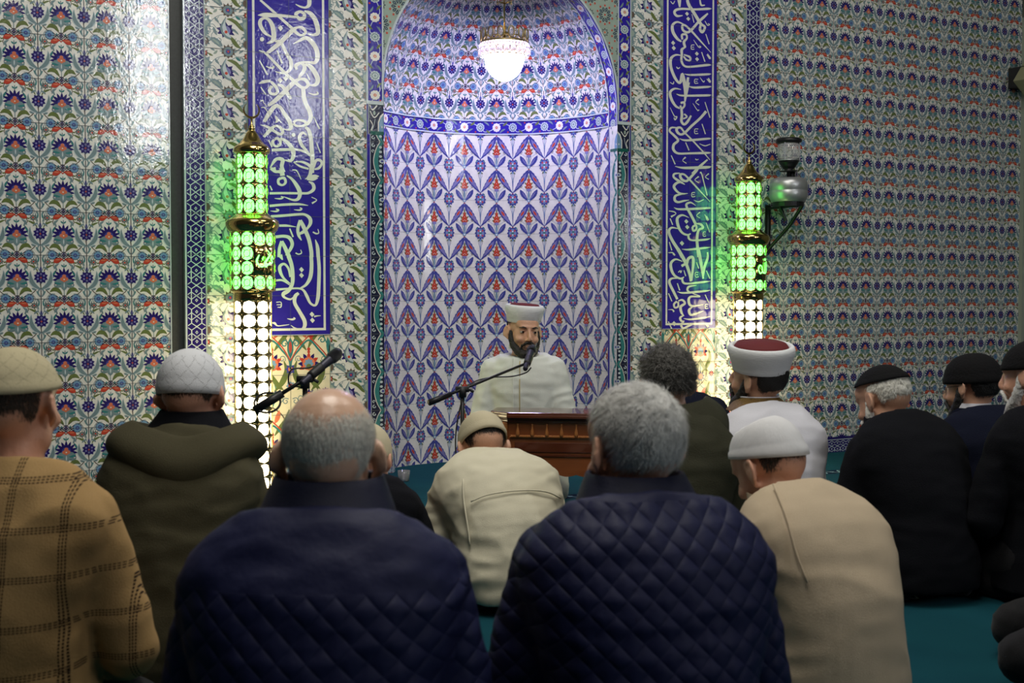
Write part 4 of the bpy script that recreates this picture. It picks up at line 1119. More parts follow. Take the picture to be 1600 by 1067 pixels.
def checked(name, base, line, px_, pz_, x0=0.0, z0=0.0):
    m, nt, b = nm(name); b.inputs['Roughness'].default_value = .9; b.inputs['Specular IOR Level'].default_value = .15
    tc = N(nt, 'ShaderNodeTexCoord'); sp = N(nt, 'ShaderNodeSeparateXYZ'); L(nt, tc.outputs['Object'], sp.inputs[0])
    def lines(c, per, off, other):
        f = mnode(nt, 'FRACT', mnode(nt, 'DIVIDE', mnode(nt, 'ADD', c, off), per)); f = mnode(nt, 'MULTIPLY', f, per)   # metres from line start
        band = mnode(nt, 'LESS_THAN', f, .0145); tri = mnode(nt, 'LESS_THAN', mnode(nt, 'FRACT', mnode(nt, 'DIVIDE', f, .0050)), .5)
        dash = mnode(nt, 'LESS_THAN', mnode(nt, 'FRACT', mnode(nt, 'DIVIDE', other, .0068)), .70)
        return mnode(nt, 'MULTIPLY', mnode(nt, 'MULTIPLY', band, tri), dash)
    a = lines(sp.outputs[0], px_, 10+x0, sp.outputs[2]); c = lines(sp.outputs[2], pz_, 10+z0, sp.outputs[0])
    mask = mnode(nt, 'MAXIMUM', a, c)
    mx = N(nt, 'ShaderNodeMix', data_type='RGBA'); L(nt, mask, mx.inputs['Factor']); mx.inputs['A'].default_value = c4(base); mx.inputs['B'].default_value = c4(line)
    L(nt, mx.outputs['Result'], b.inputs['Base Color'])
    n = N(nt, 'ShaderNodeTexNoise'); n.inputs['Scale'].default_value = 350; L(nt, tc.outputs['Object'], n.inputs['Vector'])
    bp = N(nt, 'ShaderNodeBump'); bp.inputs['Strength'].default_value = .4; bp.inputs['Distance'].default_value = .004; L(nt, n.outputs['Fac'], bp.inputs['Height']); L(nt, bp.outputs[0], b.inputs['Normal'])
    MATS[name] = m
checked('tan_check', S(172, 140, 94), S(34, 20, 14), .098, .092, .03, .02)
def knit(name, col, holes=.55, scale=26):
    m, nt, b = nm(name); b.inputs['Roughness'].default_value = .9; b.inputs['Specular IOR Level'].default_value = .15
    tc = N(nt, 'ShaderNodeTexCoord')
    sp = N(nt, 'ShaderNodeSeparateXYZ'); L(nt, tc.outputs['Generated'], sp.inputs[0])
    ax = mnode(nt, 'SUBTRACT', sp.outputs[0], .5); ay = mnode(nt, 'SUBTRACT', sp.outputs[1], .5)
    ang = mnode(nt, 'DIVIDE', mnode(nt, 'ARCTAN2', ax, ay), 2*pi); z = sp.outputs[2]
    u = mnode(nt, 'MULTIPLY', ang, 12); zz_ = mnode(nt, 'MULTIPLY', z, 3.0)
    a = mnode(nt, 'ABSOLUTE', mnode(nt, 'SUBTRACT', mnode(nt, 'FRACT', mnode(nt, 'ADD', u, zz_)), .5)); c = mnode(nt, 'ABSOLUTE', mnode(nt, 'SUBTRACT', mnode(nt, 'FRACT', mnode(nt, 'SUBTRACT', u, zz_)), .5))
    ln = mnode(nt, 'LESS_THAN', mnode(nt, 'MINIMUM', a, c), .055)
    dots = mnode(nt, 'GREATER_THAN', mnode(nt, 'MULTIPLY', mnode(nt, 'SINE', mnode(nt, 'MULTIPLY', z, 150)), mnode(nt, 'SINE', mnode(nt, 'MULTIPLY', ang, 2*pi*55))), .1)
    ab = mnode(nt, 'LESS_THAN', z, .90); lo = mnode(nt, 'GREATER_THAN', z, .22)
    hole = mnode(nt, 'MULTIPLY', mnode(nt, 'MULTIPLY', ln, dots), mnode(nt, 'MULTIPLY', ab, lo))
    mx = N(nt, 'ShaderNodeMix', data_type='RGBA'); L(nt, mnode(nt, 'MULTIPLY', hole, holes), mx.inputs['Factor']); mx.inputs['A'].default_value = c4(col); mx.inputs['B'].default_value = c4([v*.25 for v in col])
    L(nt, mx.outputs['Result'], b.inputs['Base Color'])
    n = N(nt, 'ShaderNodeTexNoise'); n.inputs['Scale'].default_value = 260; L(nt, tc.outputs['Object'], n.inputs['Vector'])
    hh = mnode(nt, 'SUBTRACT', mnode(nt, 'MULTIPLY', n.outputs['Fac'], .5), hole)
    bp = N(nt, 'ShaderNodeBump'); bp.inputs['Strength'].default_value = .6; bp.inputs['Distance'].default_value = .003; L(nt, hh, bp.inputs['Height']); L(nt, bp.outputs[0], b.inputs['Normal'])
    MATS[name] = m
knit('knit_white', S(214, 216, 220)); knit('knit_beige', S(190, 180, 148), .45); knit('knit_plain_beige', S(196, 186, 158), .0)
plain('cap_white', S(222, 222, 224), .85, bump=.25, bscale=40, stretch=(1, 1, .3)); plain('cap_black', (.008, .008, .009), .9, bump=.3, bscale=120, spec=.15)

def capsule(m, pts, rad, n=14):
    """tapered limb with round ends"""
    P = [Vector(p) for p in pts]; Q = []; R = []
    d0 = (P[0]-P[1]).normalized(); d1 = (P[-1]-P[-2]).normalized()
    for k in (0, 1, 2, 3): a = pi/2*k/4; Q.append(P[0]+d0*rad[0]*cos(a)); R.append(max(.0008, rad[0]*sin(a)))
    for p, r in zip(P, rad): Q.append(p); R.append(r)
    for k in (3, 2, 1, 0): a = pi/2*k/4; Q.append(P[-1]+d1*rad[-1]*cos(a)); R.append(max(.0008, rad[-1]*sin(a)))
    m.tube(Q, R, n)

class Pose:
    """joints of a seated worshipper in his own frame: x right, y ahead, z up, origin on the carpet under the seat"""
    def __init__(s, hx, hy, Z, yaw=0, lean=12, side=0, hpitch=10, hyaw=0, hroll=0, sw=.225, hunch=.03, neck=.085, pz=.10, crown=.125, arm='lap', fat=1.0, elbow=None, elz=None, knee_y=.29, shrug=0):
        s.rz = -YAW+radians(yaw); s.fat = fat; s.sw = sw
        top = at(hx, hy, Z)
        s.hr = Matrix.Rotation(radians(hyaw), 3, 'Z') @ Matrix.Rotation(radians(hroll), 3, 'Y') @ Matrix.Rotation(-radians(hpitch), 3, 'X')
        up = s.hr @ Vector((0, 0, 1))
        hz = top.z-(crown*max(.75, up.z)+.0)
        la = radians(lean); nd = Vector((0, sin(la*.8+radians(hpitch)*.45), cos(la*.8+radians(hpitch)*.45))).normalized()
        nz = hz-neck*nd.z
        s.N = Vector((tan(radians(side))*(nz-pz), tan(la)*(nz-pz), nz))        # base of the neck
        s.H = s.N+nd*neck; s.nd = nd
        ctr = s.H+up*crown*0.8
        R = Matrix.Rotation(s.rz, 3, 'Z'); wtop = R @ Vector((ctr.x, ctr.y, 0))
        s.loc = Vector((top.x-wtop.x, top.y-wtop.y, 0))
        s.P = Vector((0, 0, pz)); s.hunch = hunch
        mid = (s.P+s.N)/2+Vector((0, -hunch*4, 0.02)); s.mid = mid
        s.sp = lambda t: s.P*(1-t)**2+mid*2*t*(1-t)+s.N*t*t
        s.hm = Matrix.Translation(s.H) @ s.hr.to_4x4()
        c = s.sp(.80)
        s.S = [Vector((sg*(sw-.068), 0, 0))+c+Vector((0, .01, -.012+shrug)) for sg in (-1, 1)]
        elz = s.N.z*.42 if elz is None else elz
        eo = (.03 if elbow is None else elbow)-.012
        s.E = [Vector((c.x*.6+sg*(sw+eo), c.y*.45+.05, elz)) for sg in (-1, 1)]
        s.Wr = [Vector((sg*.13, max(.27, c.y*.6+.22), .20)) for sg in (-1, 1)]
        s.K = [Vector((sg*.165, knee_y, .085)) for sg in (-1, 1)]
        s.F = [Vector((sg*.10, -.07, .045)) for sg in (-1, 1)]
    def torso(s, m, grow=0.0, t1=1.0, hem=.0, wf=1.0, boxy=0):
        prof = [(-.02, .185, .185), (.10, .180, .180), (.25, .160, .152), (.42, .160, .140), (.58, .184, .140), (.68, .200, .138), (.76, .203, .130), (.83, .186, .118), (.89, .160, .104), (.94, .128, .090), (.98, .096, .078), (1.0, .080, .072), (1.06, .066, .066)]
        V = []; F = []; n = 28; k = (s.sw/.215)*wf
        rows = [r for r in prof if r[0] <= t1+1e-6]
        for (t, a, b) in rows:
            c = s.sp(max(0, min(1, t))); tt = (s.sp(min(1, t+.05))-s.sp(max(0, t-.05))).normalized()
            if t > 1: c = s.N+s.nd*(t-1)*.9
            if t < 0: c = s.P+Vector((0, 0, -.06)) 
            ax = Vector((1, 0, 0)); bx = tt.cross(ax).normalized() if t > .04 else Vector((0, 1, 0))
            kk = k if t < .9 else 1+(k-1)*max(0, (1.0-t)/.1)
            bf = s.fat*(1.0 if t > .45 else 1.05)
            for i in range(n):
                an = 2*pi*i/n; ca, sa = cos(an), sin(an); e = .82
                x = math.copysign(abs(ca)**e, ca)*(a*kk+grow); y = math.copysign(abs(sa)**e, sa)*(b*bf+grow)
                V.append(c+ax*x+bx*y)
        R_ = len(rows)
        for i in range(R_-1):
            for q in range(n): q2 = (q+1) % n; F.append((i*n+q, i*n+q2, (i+1)*n+q2, (i+1)*n+q))
        F.append(tuple(range(n-1, -1, -1))); F.append(tuple((R_-1)*n+q for q in range(n)))
        m.add(V, F)
    def arms(s, m, r=(.070, .062, .046), grow=0.0):
        for i in (0, 1):
            S_, E_p, W_ = s.S[i], s.E[i], s.Wr[i]
            capsule(m, [S_, S_.lerp(E_p, .5)+Vector((0, 0, .0)), E_p], [r[0]+grow, (r[0]+r[1])/2+grow+.003, r[1]+grow]); capsule(m, [E_p, E_p.lerp(W_, .5), W_], [r[1]+grow, (r[1]+r[2])/2+grow, r[2]+grow])
    def legs(s, m, grow=0.0):
        for i, sg in ((0, -1), (1, 1)):
            h = Vector((sg*.10, .0, .15)); capsule(m, [h, h.lerp(s.K[i], .5)+Vector((0, 0, .02)), s.K[i]], [.105+grow, .095+grow, .07+grow])
            capsule(m, [s.K[i], (s.K[i]+s.F[i])/2+Vector((sg*.02, 0, -.01)), s.F[i]], [.062+grow, .058+grow, .040+grow])
            m.ball((sg*.075, -.035, .115), (.105+grow, .105+grow, .105+grow), 16, 10)
            capsule(m, [s.F[i], s.F[i]+Vector((sg*.02, -.05, -.008))], [.036+grow, .028+grow])
    def hands(s, m):
        for i, sg in ((0, -1), (1, 1)):
            W_ = s.Wr[i]; m.ball(W_+Vector((-sg*.005, .055, -.012)), (.040, .052, .017), 12, 8)
            for f, (dx, ln) in enumerate(((-.030, .062), (-.010, .074), (.010, .070), (.029, .054))):
                b0 = W_+Vector((dx, .095, -.010)); capsule(m, [b0, b0+Vector((dx*.15, ln*.5, -.004)), b0+Vector((dx*.2, ln, -.018))], [.0092, .0085, .0072], 8)
            b0 = W_+Vector((-sg*.036, .035, -.008)); capsule(m, [b0, b0+Vector((-sg*.022, .03, -.004)), b0+Vector((-sg*.028, .058, -.010))], [.012, .010, .008], 8)
    def head(s, m, big_ear=1.0, fine=False):
        M = s.hm
        B_ = lambda c, r, rot=None: m.ball((0, 0, 0), r, 20, 14, mat=M @ Matrix.Translation(c) @ (rot.to_4x4() if rot is not None else Matrix.Identity(4)))
        B_((0, -.012, .040), (.0765, .097, .083)); B_((0, -.045, .012), (.066, .062, .066)); B_((0, .030, -.012), (.064, .066, .082)); B_((0, .040, -.070), (.049, .050, .036)); B_((0, .076, -.093), (.021, .017, .016))
        B_((0, .078, .036), (.048, .020, .013)); B_((0, .050, .050), (.060, .042, .045))
        for sg in (-1, 1):
            B_((sg*.036, .068, -.026), (.024, .022, .021)); B_((sg*.050, .012, -.060), (.016, .034, .030))
            rot = Matrix.Rotation(sg*radians(28), 3, 'Z') @ Matrix.Rotation(-sg*radians(10), 3, 'Y')
            B_((sg*.083, -.004, -.002), (.0085, .018*big_ear, .030*big_ear), rot); B_((sg*.078, .004, -.028), (.008, .009, .011))
            pts = [M @ (Vector((sg*.086, -.005, 0)) + rot @ Vector((sg*.004, .019*cos(a)*big_ear, .030*sin(a)*big_ear+.001))) for a in [radians(v) for v in range(-20, 231, 25)]]
            m.tube(pts, .0052, 6)
        nb = [M @ Vector(v) for v in ((0, .094, .024), (0, .106, .002), (0, .117, -.018))]; m.tube(nb, [.007, .009, .011], 8)
        B_((0, .114, -.023), (.012, .011, .009))
        for sg in (-1, 1): B_((sg*.012, .104, -.027), (.007, .009, .007))
        B_((0, .095, -.052), (.022, .011, .0055)); B_((0, .093, -.063), (.019, .011, .006))
        capsule(m, [M @ Vector((0, -.022, -.02)), s.N+s.nd*.03, s.N-s.nd*.05], [.055, .055, .062])
        # shoulders slope
    def body(s, voxel=.007, skin='skin', big_ear=1.0):
        m = MB(); s.head(m, big_ear); s.torso(m, -.03, .97); s.arms(m, (.045, .040, .028)); s.legs(m, -.02); s.hands(m)
        me = soft('person', m, voxel, 3)
        o = put('person', me, skin); o.location = s.loc; o.rotation_euler = (0, 0, s.rz); s.root = o; return o
    def garment(s, name, mat, voxel=.012, grow=.012, hem=0, amp=.007, freq=7, seed=1.0, arms=(.060, .058, .046), extra=None, t1=.97, smooth=3, wf=1.0, fine=.3, axis=(1, 1, 2.2)):
        m = MB(); s.torso(m, grow, t1, wf=wf); s.arms(m, arms, grow*.4)
        if extra: extra(m)
        me = soft(name, m, voxel, smooth, folds(amp, freq, seed=seed, fine=fine, axis=axis))
        return put(name, me, mat, s.root)
    def trousers(s, mat='cloth_dark', name='trousers'):
        m = MB(); s.legs(m, .0); me = soft(name, m, .014, 4, folds(.005, 8, seed=3)); return put(name, me, mat, s.root)
    def collar(s, name, mat, r0=.070, r1=.082, h=.045, tilt=8, th=.006, y=0, front=0.0, z0=-.015, ry=1.0):
        m = MB(); q = s.nd.to_track_quat('Z', 'Y').to_matrix().to_4x4(); q = Matrix.Translation(s.N+Vector((0, y, 0))) @ Matrix.Rotation(0, 4, 'Z') @ q
        V = []; F = []; n = 40; rows = 5
        for i in range(rows):
            t = i/(rows-1)
            for k in range(n):
                a = 2*pi*k/n; r = r1+(r0-r1)*t; back = .5-.5*sin(a)
                V.append(s.N+Vector((0, y, 0))+Vector((r*cos(a), r*ry*sin(a), 0))+s.nd*(z0+t*h*(1-front*(1-back)))+Vector((0, .012*t, 0)))
        for i in range(rows-1):
            for k in range(n): k2 = (k+1) % n; F.append((i*n+k, i*n+k2, (i+1)*n+k2, (i+1)*n+k))
        m.add(V, F); o = m.build(name, mat, s.root, True); solidify(o, th); b_ = o.modifiers.new('b', 'BEVEL'); b_.width = .002; b_.segments = 2; return o
    # ---------------- things on the head, in head coordinates
    def shell(s, name, mat, fn, n=48, rows=26, th=.0, c=(0, -.012, .036)):
        V = []; F = []
        for i in range(rows+1):
            ph = pi*i/rows
            for k in range(n):
                a = 2*pi*k/n; d = Vector((sin(ph)*cos(a), sin(ph)*sin(a), cos(ph)))
                V.append(s.hm @ (Vector(c)+Vector([d[q]*v for q, v in enumerate(fn(d))])))
        for i in range(rows):
            for k in range(n): k2 = (k+1) % n; F.append((i*n+k, i*n+k2, (i+1)*n+k2, (i+1)*n+k))
        m = MB(); m.add(V, F); o = m.build(name, mat, s.root, True); fix(o, .0004)
        return o
    def hair(s, mat, mask, thick=.010, strands=0, length=.03, width=.0011, whorl=(.0, -.45, .9), seed=1, lift=.15, curl=0.0, rough=.002, name='hair', bare=False):
        R0 = (.0765, .097, .086); c = Vector((0, -.012, .036))
        def fn(d):
            mk = 0 if bare else mask(d); e = mk*thick-(1-mk)*.012+rough*MN.noise(d*9+Vector((seed, 0, 0)))*mk*3
            low = .010 if d.z < -.2 else 0
            return (R0[0]+e, R0[1]+e+(.002 if d.y < 0 else 0), R0[2]+e+low)
        o = s.shell(name, mat, fn, 64, 40)
        if strands:
            rnd = random.Random(seed); wh = Vector(whorl).normalized(); V = []; F = []; cnt = 0
            while cnt < strands:
                d = Vector((rnd.gauss(0, 1), rnd.gauss(0, 1), rnd.gauss(0, 1))).normalized()
                mk_ = mask(d)
                if (rnd.random() > mk_) if bare else mk_ < .55: continue
                cnt += 1
                r = fn(d); r = tuple(v+(.0155 if bare else 0) for v in r); p = c+Vector((d.x*r[0], d.y*r[1], d.z*r[2]))*.985
                t = (d-wh); t = t-d*t.dot(d)
                if t.length < 1e-3: t = d.orthogonal()
                t.normalize(); t = (t+Vector((rnd.uniform(-1, 1), rnd.uniform(-1, 1), rnd.uniform(-1, 1)))*(.28+curl)).normalized()
                sd = d.cross(t).normalized()*width*.5*rnd.uniform(.7, 1.3); ln = length*rnd.uniform(.6, 1.25); o_ = len(V)
                for q in range(4):
                    f = q/3; pt = p+t*ln*f+d*(lift*ln*sin(f*pi*.8)-.10*ln*f*f)+d*(-(ln*f)**2*.5/.09)
                    if curl: pt += sd.normalized()*curl*.012*sin(f*5+cnt)
                    w_ = sd*(1-f*.85); V.append(s.hm @ (pt-w_)); V.append(s.hm @ (pt+w_))
                for q in range(3): F.append((o_+2*q, o_+2*q+1, o_+2*q+3, o_+2*q+2))
            me = o.data; bm = bmesh.new(); bm.from_mesh(me); vs = [bm.verts.new(v) for v in V]
            for f in F: bm.faces.new([vs[i] for i in f])
            bm.to_mesh(me); bm.free(); me.polygons.foreach_set('use_smooth', [True]*len(me.polygons))
        return o
    def cap(s, name, mat, edge=.02, slope=0.0, r=(.084, .106, .094), c=(0, -.012, .034), flat=0.0, rim=.003, rimmat=None, n=56, sq=1.0):
        """close-fitting dome cut along a plane z = edge + slope*y"""
        V = []; F = []; rows = 18
        for i in range(rows+1):
            f = i/rows
            for k in range(n):
                a = 2*pi*k/n; ca, sa = cos(a), sin(a)
                ze = (edge+slope*sa*r[1]-c[2])/r[2]; ze = max(-.9, min(.8, ze)); phm = math.acos(ze); ph = phm*f
                x, y, z = sin(ph)**sq, sin(ph)**sq, cos(ph)
                if flat: z = min(z, 1-flat*(1-abs(sin(ph))**3)*.6); 
                kx = 1+(rim/r[0] if f > .86 else 0)
                V.append(s.hm @ Vector((c[0]+r[0]*x*ca*kx, c[1]+r[1]*y*sa*kx, c[2]+r[2]*z)))
        for i in range(rows):
            for k in range(n): k2 = (k+1) % n; F.append((i*n+k, i*n+k2, (i+1)*n+k2, (i+1)*n+k))
        m = MB(); m.add(V, F); o = m.build(name, mat, s.root, True); fix(o, .0002); solidify(o, .003); return o
    def turban(s, r0=.094, r1=.108, h=.085, z0=.045, red='fez_red', ry=1.12):
        n = 48; V = []; F = []; prof = [(r0-.004, 0), (r0, .004), (r0+.001, .012), (r0+.006, .3*h), (r1-.001, .65*h), (r1, .85*h), (r1-.004, .96*h), (r1-.010, h), (r1-.018, .97*h), (r1-.022, .8*h)]
        for i, (r, z) in enumerate(prof):
            for k in range(n):
                a = 2*pi*k/n; rr = r+.0012*sin(z*220+2*a); V.append(s.hm @ Vector((rr*cos(a), -.010+rr*ry*sin(a), z0+z)))
        for i in range(len(prof)-1):
            for k in range(n): k2 = (k+1) % n; F.append((i*n+k, i*n+k2, (i+1)*n+k2, (i+1)*n+k))
        m = MB(); m.add(V, F); o = m.build('turban', 'turban_white', s.root, True)
        m = MB(); m.lathe([(r0-.01, z0+.01), (r1-.02, z0+h*.8), (r1-.022, z0+h*.93), (r1-.03, z0+h*1.05), (.012, z0+h*1.10)], n=40, mat=s.hm @ Matrix.Translation((0, -.010, 0)) @ Matrix.Diagonal((1, ry, 1, 1)))
        m.build('turban_crown', red, o, True); return o
    def beard(s, mat='hair_black', long=0.0, thick=1.0, moustache=True):
        m = MB(); M = s.hm
        for sg in (-1, 1):
            m.tube([M @ Vector(v) for v in ((sg*.071, .012, .012), (sg*.068, .022, -.03), (sg*.058, .038, -.062), (sg*.040, .066, -.085-long*.4), (sg*.012, .088, -.098-long))], [.008*thick, .014*thick, .018*thick, .020*thick, .021*thick], 10)
        m.ball((0, 0, 0), (.030*thick, .020*thick, .020+long*.6), 14, 10, mat=M @ Matrix.Translation((0, .082, -.097-long*.5)))
        m.ball((0, 0, 0), (.052*thick, .050*thick, .020), 14, 10, mat=M @ Matrix.Translation((0, .036, -.092)))
        if moustache:
            for sg in (-1, 1): m.tube([M @ Vector(v) for v in ((0, .110, -.038), (sg*.016, .106, -.042), (sg*.030, .092, -.056), (sg*.034, .086, -.075))], [.006, .0065, .0065, .007], 8)
        me = soft('beard', m, .005, 2, folds(.004, 60, axis=(1, 1, 1), seed=5)); return put('beard', me, mat, s.root)
    def eyes(s):
        for sg in (-1, 1):
            m = MB(); m.ball((0, 0, 0), (.0125, .0115, .0072), 14, 10, mat=s.hm @ Matrix.Translation((sg*.031, .0805, .012))); e = m.build('eye', 'eye_white', s.root, True)
            m = MB(); m.ball((0, 0, 0), (.0062, .004, .0062), 12, 8, mat=s.hm @ Matrix.Translation((sg*.031-.002, .0905, .0115))); m.build('iris', 'iris', e, True)
            m = MB(); m.tube([s.hm @ Vector(v) for v in ((sg*.016, .098, .032), (sg*.032, .096, .037), (sg*.048, .082, .032))], [.003, .0036, .002], 6); m.build('eyebrow', 'hair_black', s.root, True)
            m = MB(); m.tube([s.hm @ Vector(v) for v in ((sg*.018, .0885, .0165), (sg*.031, .0930, .0200), (sg*.044, .0840, .0165))], [.0024, .0030, .0022], 6); m.build('eyelid', 'skin', s.root, True)

def cowl(p, inner, outer, bulge, mat, name='hood', seed=1, zr=0.0):
    A_ = catmull(inner, 5); B_ = catmull(outer, 5); V = []; F = []; rows = 7
    for i, (a, b) in enumerate(zip(A_, B_)):
        for q in range(rows+1):
            t = q/rows; c = a*(1-t)+b*t; o_ = np.array((c[0]*.8, c[1]-.05, 0)); o_ = o_/(np.linalg.norm(o_)+1e-6); w_ = sin(pi*min(1, t*1.05))*bulge+.006*MN.noise(Vector(c)*14+Vector((seed, 0, 0)))
            if q == rows: w_ = -.02
            V.append((p.N.x+c[0]*.92+o_[0]*w_, p.N.y+c[1]+o_[1]*w_, c[2]+zr-(.012 if q == rows else 0)))
    n = len(A_)
    for i in range(n-1):
        for q in range(rows): o_ = i*(rows+1)+q; F.append((o_, o_+rows+1, o_+rows+2, o_+1))
    m = MB(); m.add(V, F); o = m.build(name, mat, p.root, True); solidify(o, .022, -1); b_ = o.modifiers.new('s', 'SUBSURF'); b_.levels = 1; b_.render_levels = 2; return o
def skin_y(o, x, z, sign):
    best = None
    for v in o.data.vertices:
        if abs(v.co.x-x) < .014 and abs(v.co.z-z) < .014 and (best is None or v.co.y*sign > best): best = v.co.y*sign
    return (best if best is not None else 0)*sign
def stitched(p, o, pts, name, mat, r=.0022, sign=-1):
    P = [Vector((x, skin_y(o, x, z, sign)+sign*r*.3, z)) for x, z in pts]
    P = [Vector(q) for q in catmull([tuple(q) for q in P], 4)]; return MB().tube(P, r, 6).build(name, mat, p.root, True)
full_hair = lambda low=-.62, side=-.12, front=.45: (lambda d: 1.0 if (d.z > (low if d.y < -.25 else (side if d.y < .30 else front)) and not (d.y > .1 and d.z < front)) else 0.0)
under_cap = lambda low=-.62, side=-.25: (lambda d: 1.0 if (d.z > (low if d.y < -.2 else side) and d.y < .28 and d.z < .75) else 0.0)
def ucp(low=-.62, side=-.2, top=.35):
    c = lambda v: max(0.0, min(1.0, v))
    return lambda d: c((d.z-low)*7)*c((.32-d.y)*5)*(1.0 if d.y < -.25 else c((d.z-max(side, .12))*6))*(1.0 if d.z < top else 0.0)
def smask(f):
    def g(d):
        t = 0
        for dx, dz in ((0, 0), (.07, 0), (-.07, 0), (0, .07), (0, -.07)): t += f(Vector((d.x+dx, d.y+dx, d.z+dz)))
        return t/5
    return g
def T_(o, label): o['label'] = label; o['category'] = 'person'; return o

# ---- the speaker behind the desk, facing the hall
p = Pose(821, 467, 6.38, yaw=176, lean=7, hpitch=4, hyaw=20, hroll=-3, sw=.215, hunch=.0, crown=.17, elbow=.02, shrug=.028, neck=.075)
T_(p.body(.0055, 'skin'), 'seated man in a white robe and white turban with a black beard, behind the desk')
robe = p.garment('robe', 'cloth_robe', .010, .010, amp=.007, freq=7, seed=11, arms=(.062, .060, .052), wf=.84); p.trousers('cloth_robe', 'robe_skirt')
p.collar('robe_collar', 'cloth_robe', .066, .074, .040, z0=-.005, front=.3)
stitched(p, robe, [(.012, p.N.z-.02-.05*i) for i in range(8)], 'front_piping', 'piping', .0024, 1)
stitched(p, robe, [(.045, p.N.z-.04-.05*i) for i in range(8)], 'placket_seam', 'cloth_robe', .0018, 1)
p.hair('hair_black', ucp(-.45, -.2), .0, 7000, .011, .0012, seed=31, lift=.12, bare=True); p.turban(.084, .098, .088, .052); p.beard('hair_black', .004); p.eyes()

# ---- front row on the left, tan checked sweater
p = Pose(26, 541, 2.66, yaw=-4, lean=6, hpitch=2, hyaw=-8, sw=.228, hunch=.02, crown=.130, elbow=.02, fat=1.05)
T_(p.body(.007, 'skin_ruddy', 1.05), 'man in a tan checked sweater and beige knitted cap at the far left')
p.garment('sweater', 'tan_check', .010, .010, amp=.007, freq=6, seed=2, arms=(.060, .058, .046), axis=(1, 1, 1.4)); p.trousers()
p.hair('hair_short', ucp(-.60, -.15), .0, 7000, .011, .0012, seed=31, lift=.12, bare=True); p.cap('knitted_cap', 'knit_beige', .040, .06, (.086, .108, .094))

# ---- olive hoodie
p = Pose(303, 549, 3.5, yaw=-2, lean=13, hpitch=14, hyaw=-7, hroll=-2, sw=.212, hunch=.03, crown=.130, elbow=.015)
T_(p.body(.008, 'skin_ruddy', 1.05), 'man in an olive hooded jacket and white knitted cap left of the bald man')
p.garment('hooded_jacket', 'cloth_olive', .011, .014, amp=.008, freq=6, seed=4, arms=(.060, .060, .048)); p.trousers()
p.collar('inner_collar', 'cloth_black', .078, .140, .100, z0=-.050, th=.012, y=-.005)
def hood(p, w=.165, drop=.11, mat='cloth_olive', seed=5, lift=0.0):
    m = MB(); Nn = p.N; back = p.sp(.9)
    pts = [(-w*.80, .06, .010), (-w, -.01, .000), (-w*.80, -.085, -.030), (-w*.4, -.125, -.075), (0, -.138, -drop), (w*.4, -.125, -.070), (w*.80, -.085, -.015), (w, -.01, .020), (w*.8, .06, .025)]
    pts = [Nn+Vector((a, b+.01, c+lift)) for a, b, c in pts]
    m.tube(pts, [.022, .032, .036, .036, .034, .036, .038, .034, .022], 12)
    for k in range(5):
        f = (k-2)/2; m.ball(Nn+Vector((f*w*.55, -.100+.015*abs(f), -.085+.035*abs(f)+lift)), (.060, .040, .065-.015*abs(f)), 14, 10)
    me = soft('hood', m, .009, 5, folds(.007, 9, seed=seed)); return put('hood', me, mat, p.root)
cowl(p, [(-.14,.13,.70),(-.135,-.06,.735),(-.07,-.125,.725),(.03,-.145,.705),(.115,-.115,.72),(.150,-.02,.728),(.13,.13,.69)], [(-.17,.13,.66),(-.19,-.10,.675),(-.09,-.19,.64),(.04,-.215,.60),(.13,-.185,.635),(.195,-.06,.668),(.17,.13,.64)], .026, 'cloth_olive', seed=5, zr=-.06)
p.hair('hair_short', ucp(-.55, -.15), .0, 7000, .011, .0012, seed=31, lift=.12, bare=True); p.cap('knitted_cap', 'knit_white', .006, .10, (.0855, .108, .098))

# ---- bald man in front, navy quilted jacket
p = Pose(516, 608, 2.2, yaw=0, lean=8, hpitch=8, hyaw=0, sw=.238, hunch=.02, crown=.122, elbow=.004, fat=1.12, neck=.072)
T_(p.body(.0055, 'skin_bald', 1.0), 'bald man with a white fringe of hair in a navy quilted jacket, front centre left')
p.garment('quilted_jacket', 'navy_quilt', .010, .016, amp=.006, freq=7, seed=6, arms=(.062, .062, .050)); p.trousers()
p.collar('jacket_collar', 'cloth_navy_plain', .088, .112, .062, z0=-.016, th=.010, y=-.012)
p.hair('hair_white', lambda d: (0.0 if d.y > .3 else max(0, min(1, (.42+.25*abs(d.x)-d.z)*2.2))*max(0, min(1, (d.z+.72)*4))*(.9 if d.y < -.2 or d.z > -.2 else 0)), .0, 14000, .011, .0009, whorl=(0, 0, 1), seed=7, lift=.10, bare=True)

# ---- beige cap behind him, black jacket
p = Pose(578, 663, 4.3, yaw=-6, lean=20, hpitch=22, hyaw=-10, sw=.215, hunch=.04, crown=.13, elbow=.01)
T_(p.body(.009, 'skin_ruddy'), 'man in a black jacket and beige cap, mostly hidden behind the bald man')
p.garment('jacket', 'cloth_black', .013, .012, amp=.006, freq=6, seed=8); p.trousers()
p.hair('hair_black', ucp(), .0, 7000, .011, .0012, seed=31, lift=.12, bare=True); p.cap('skull_cap', 'knit_plain_beige', .010, .05)

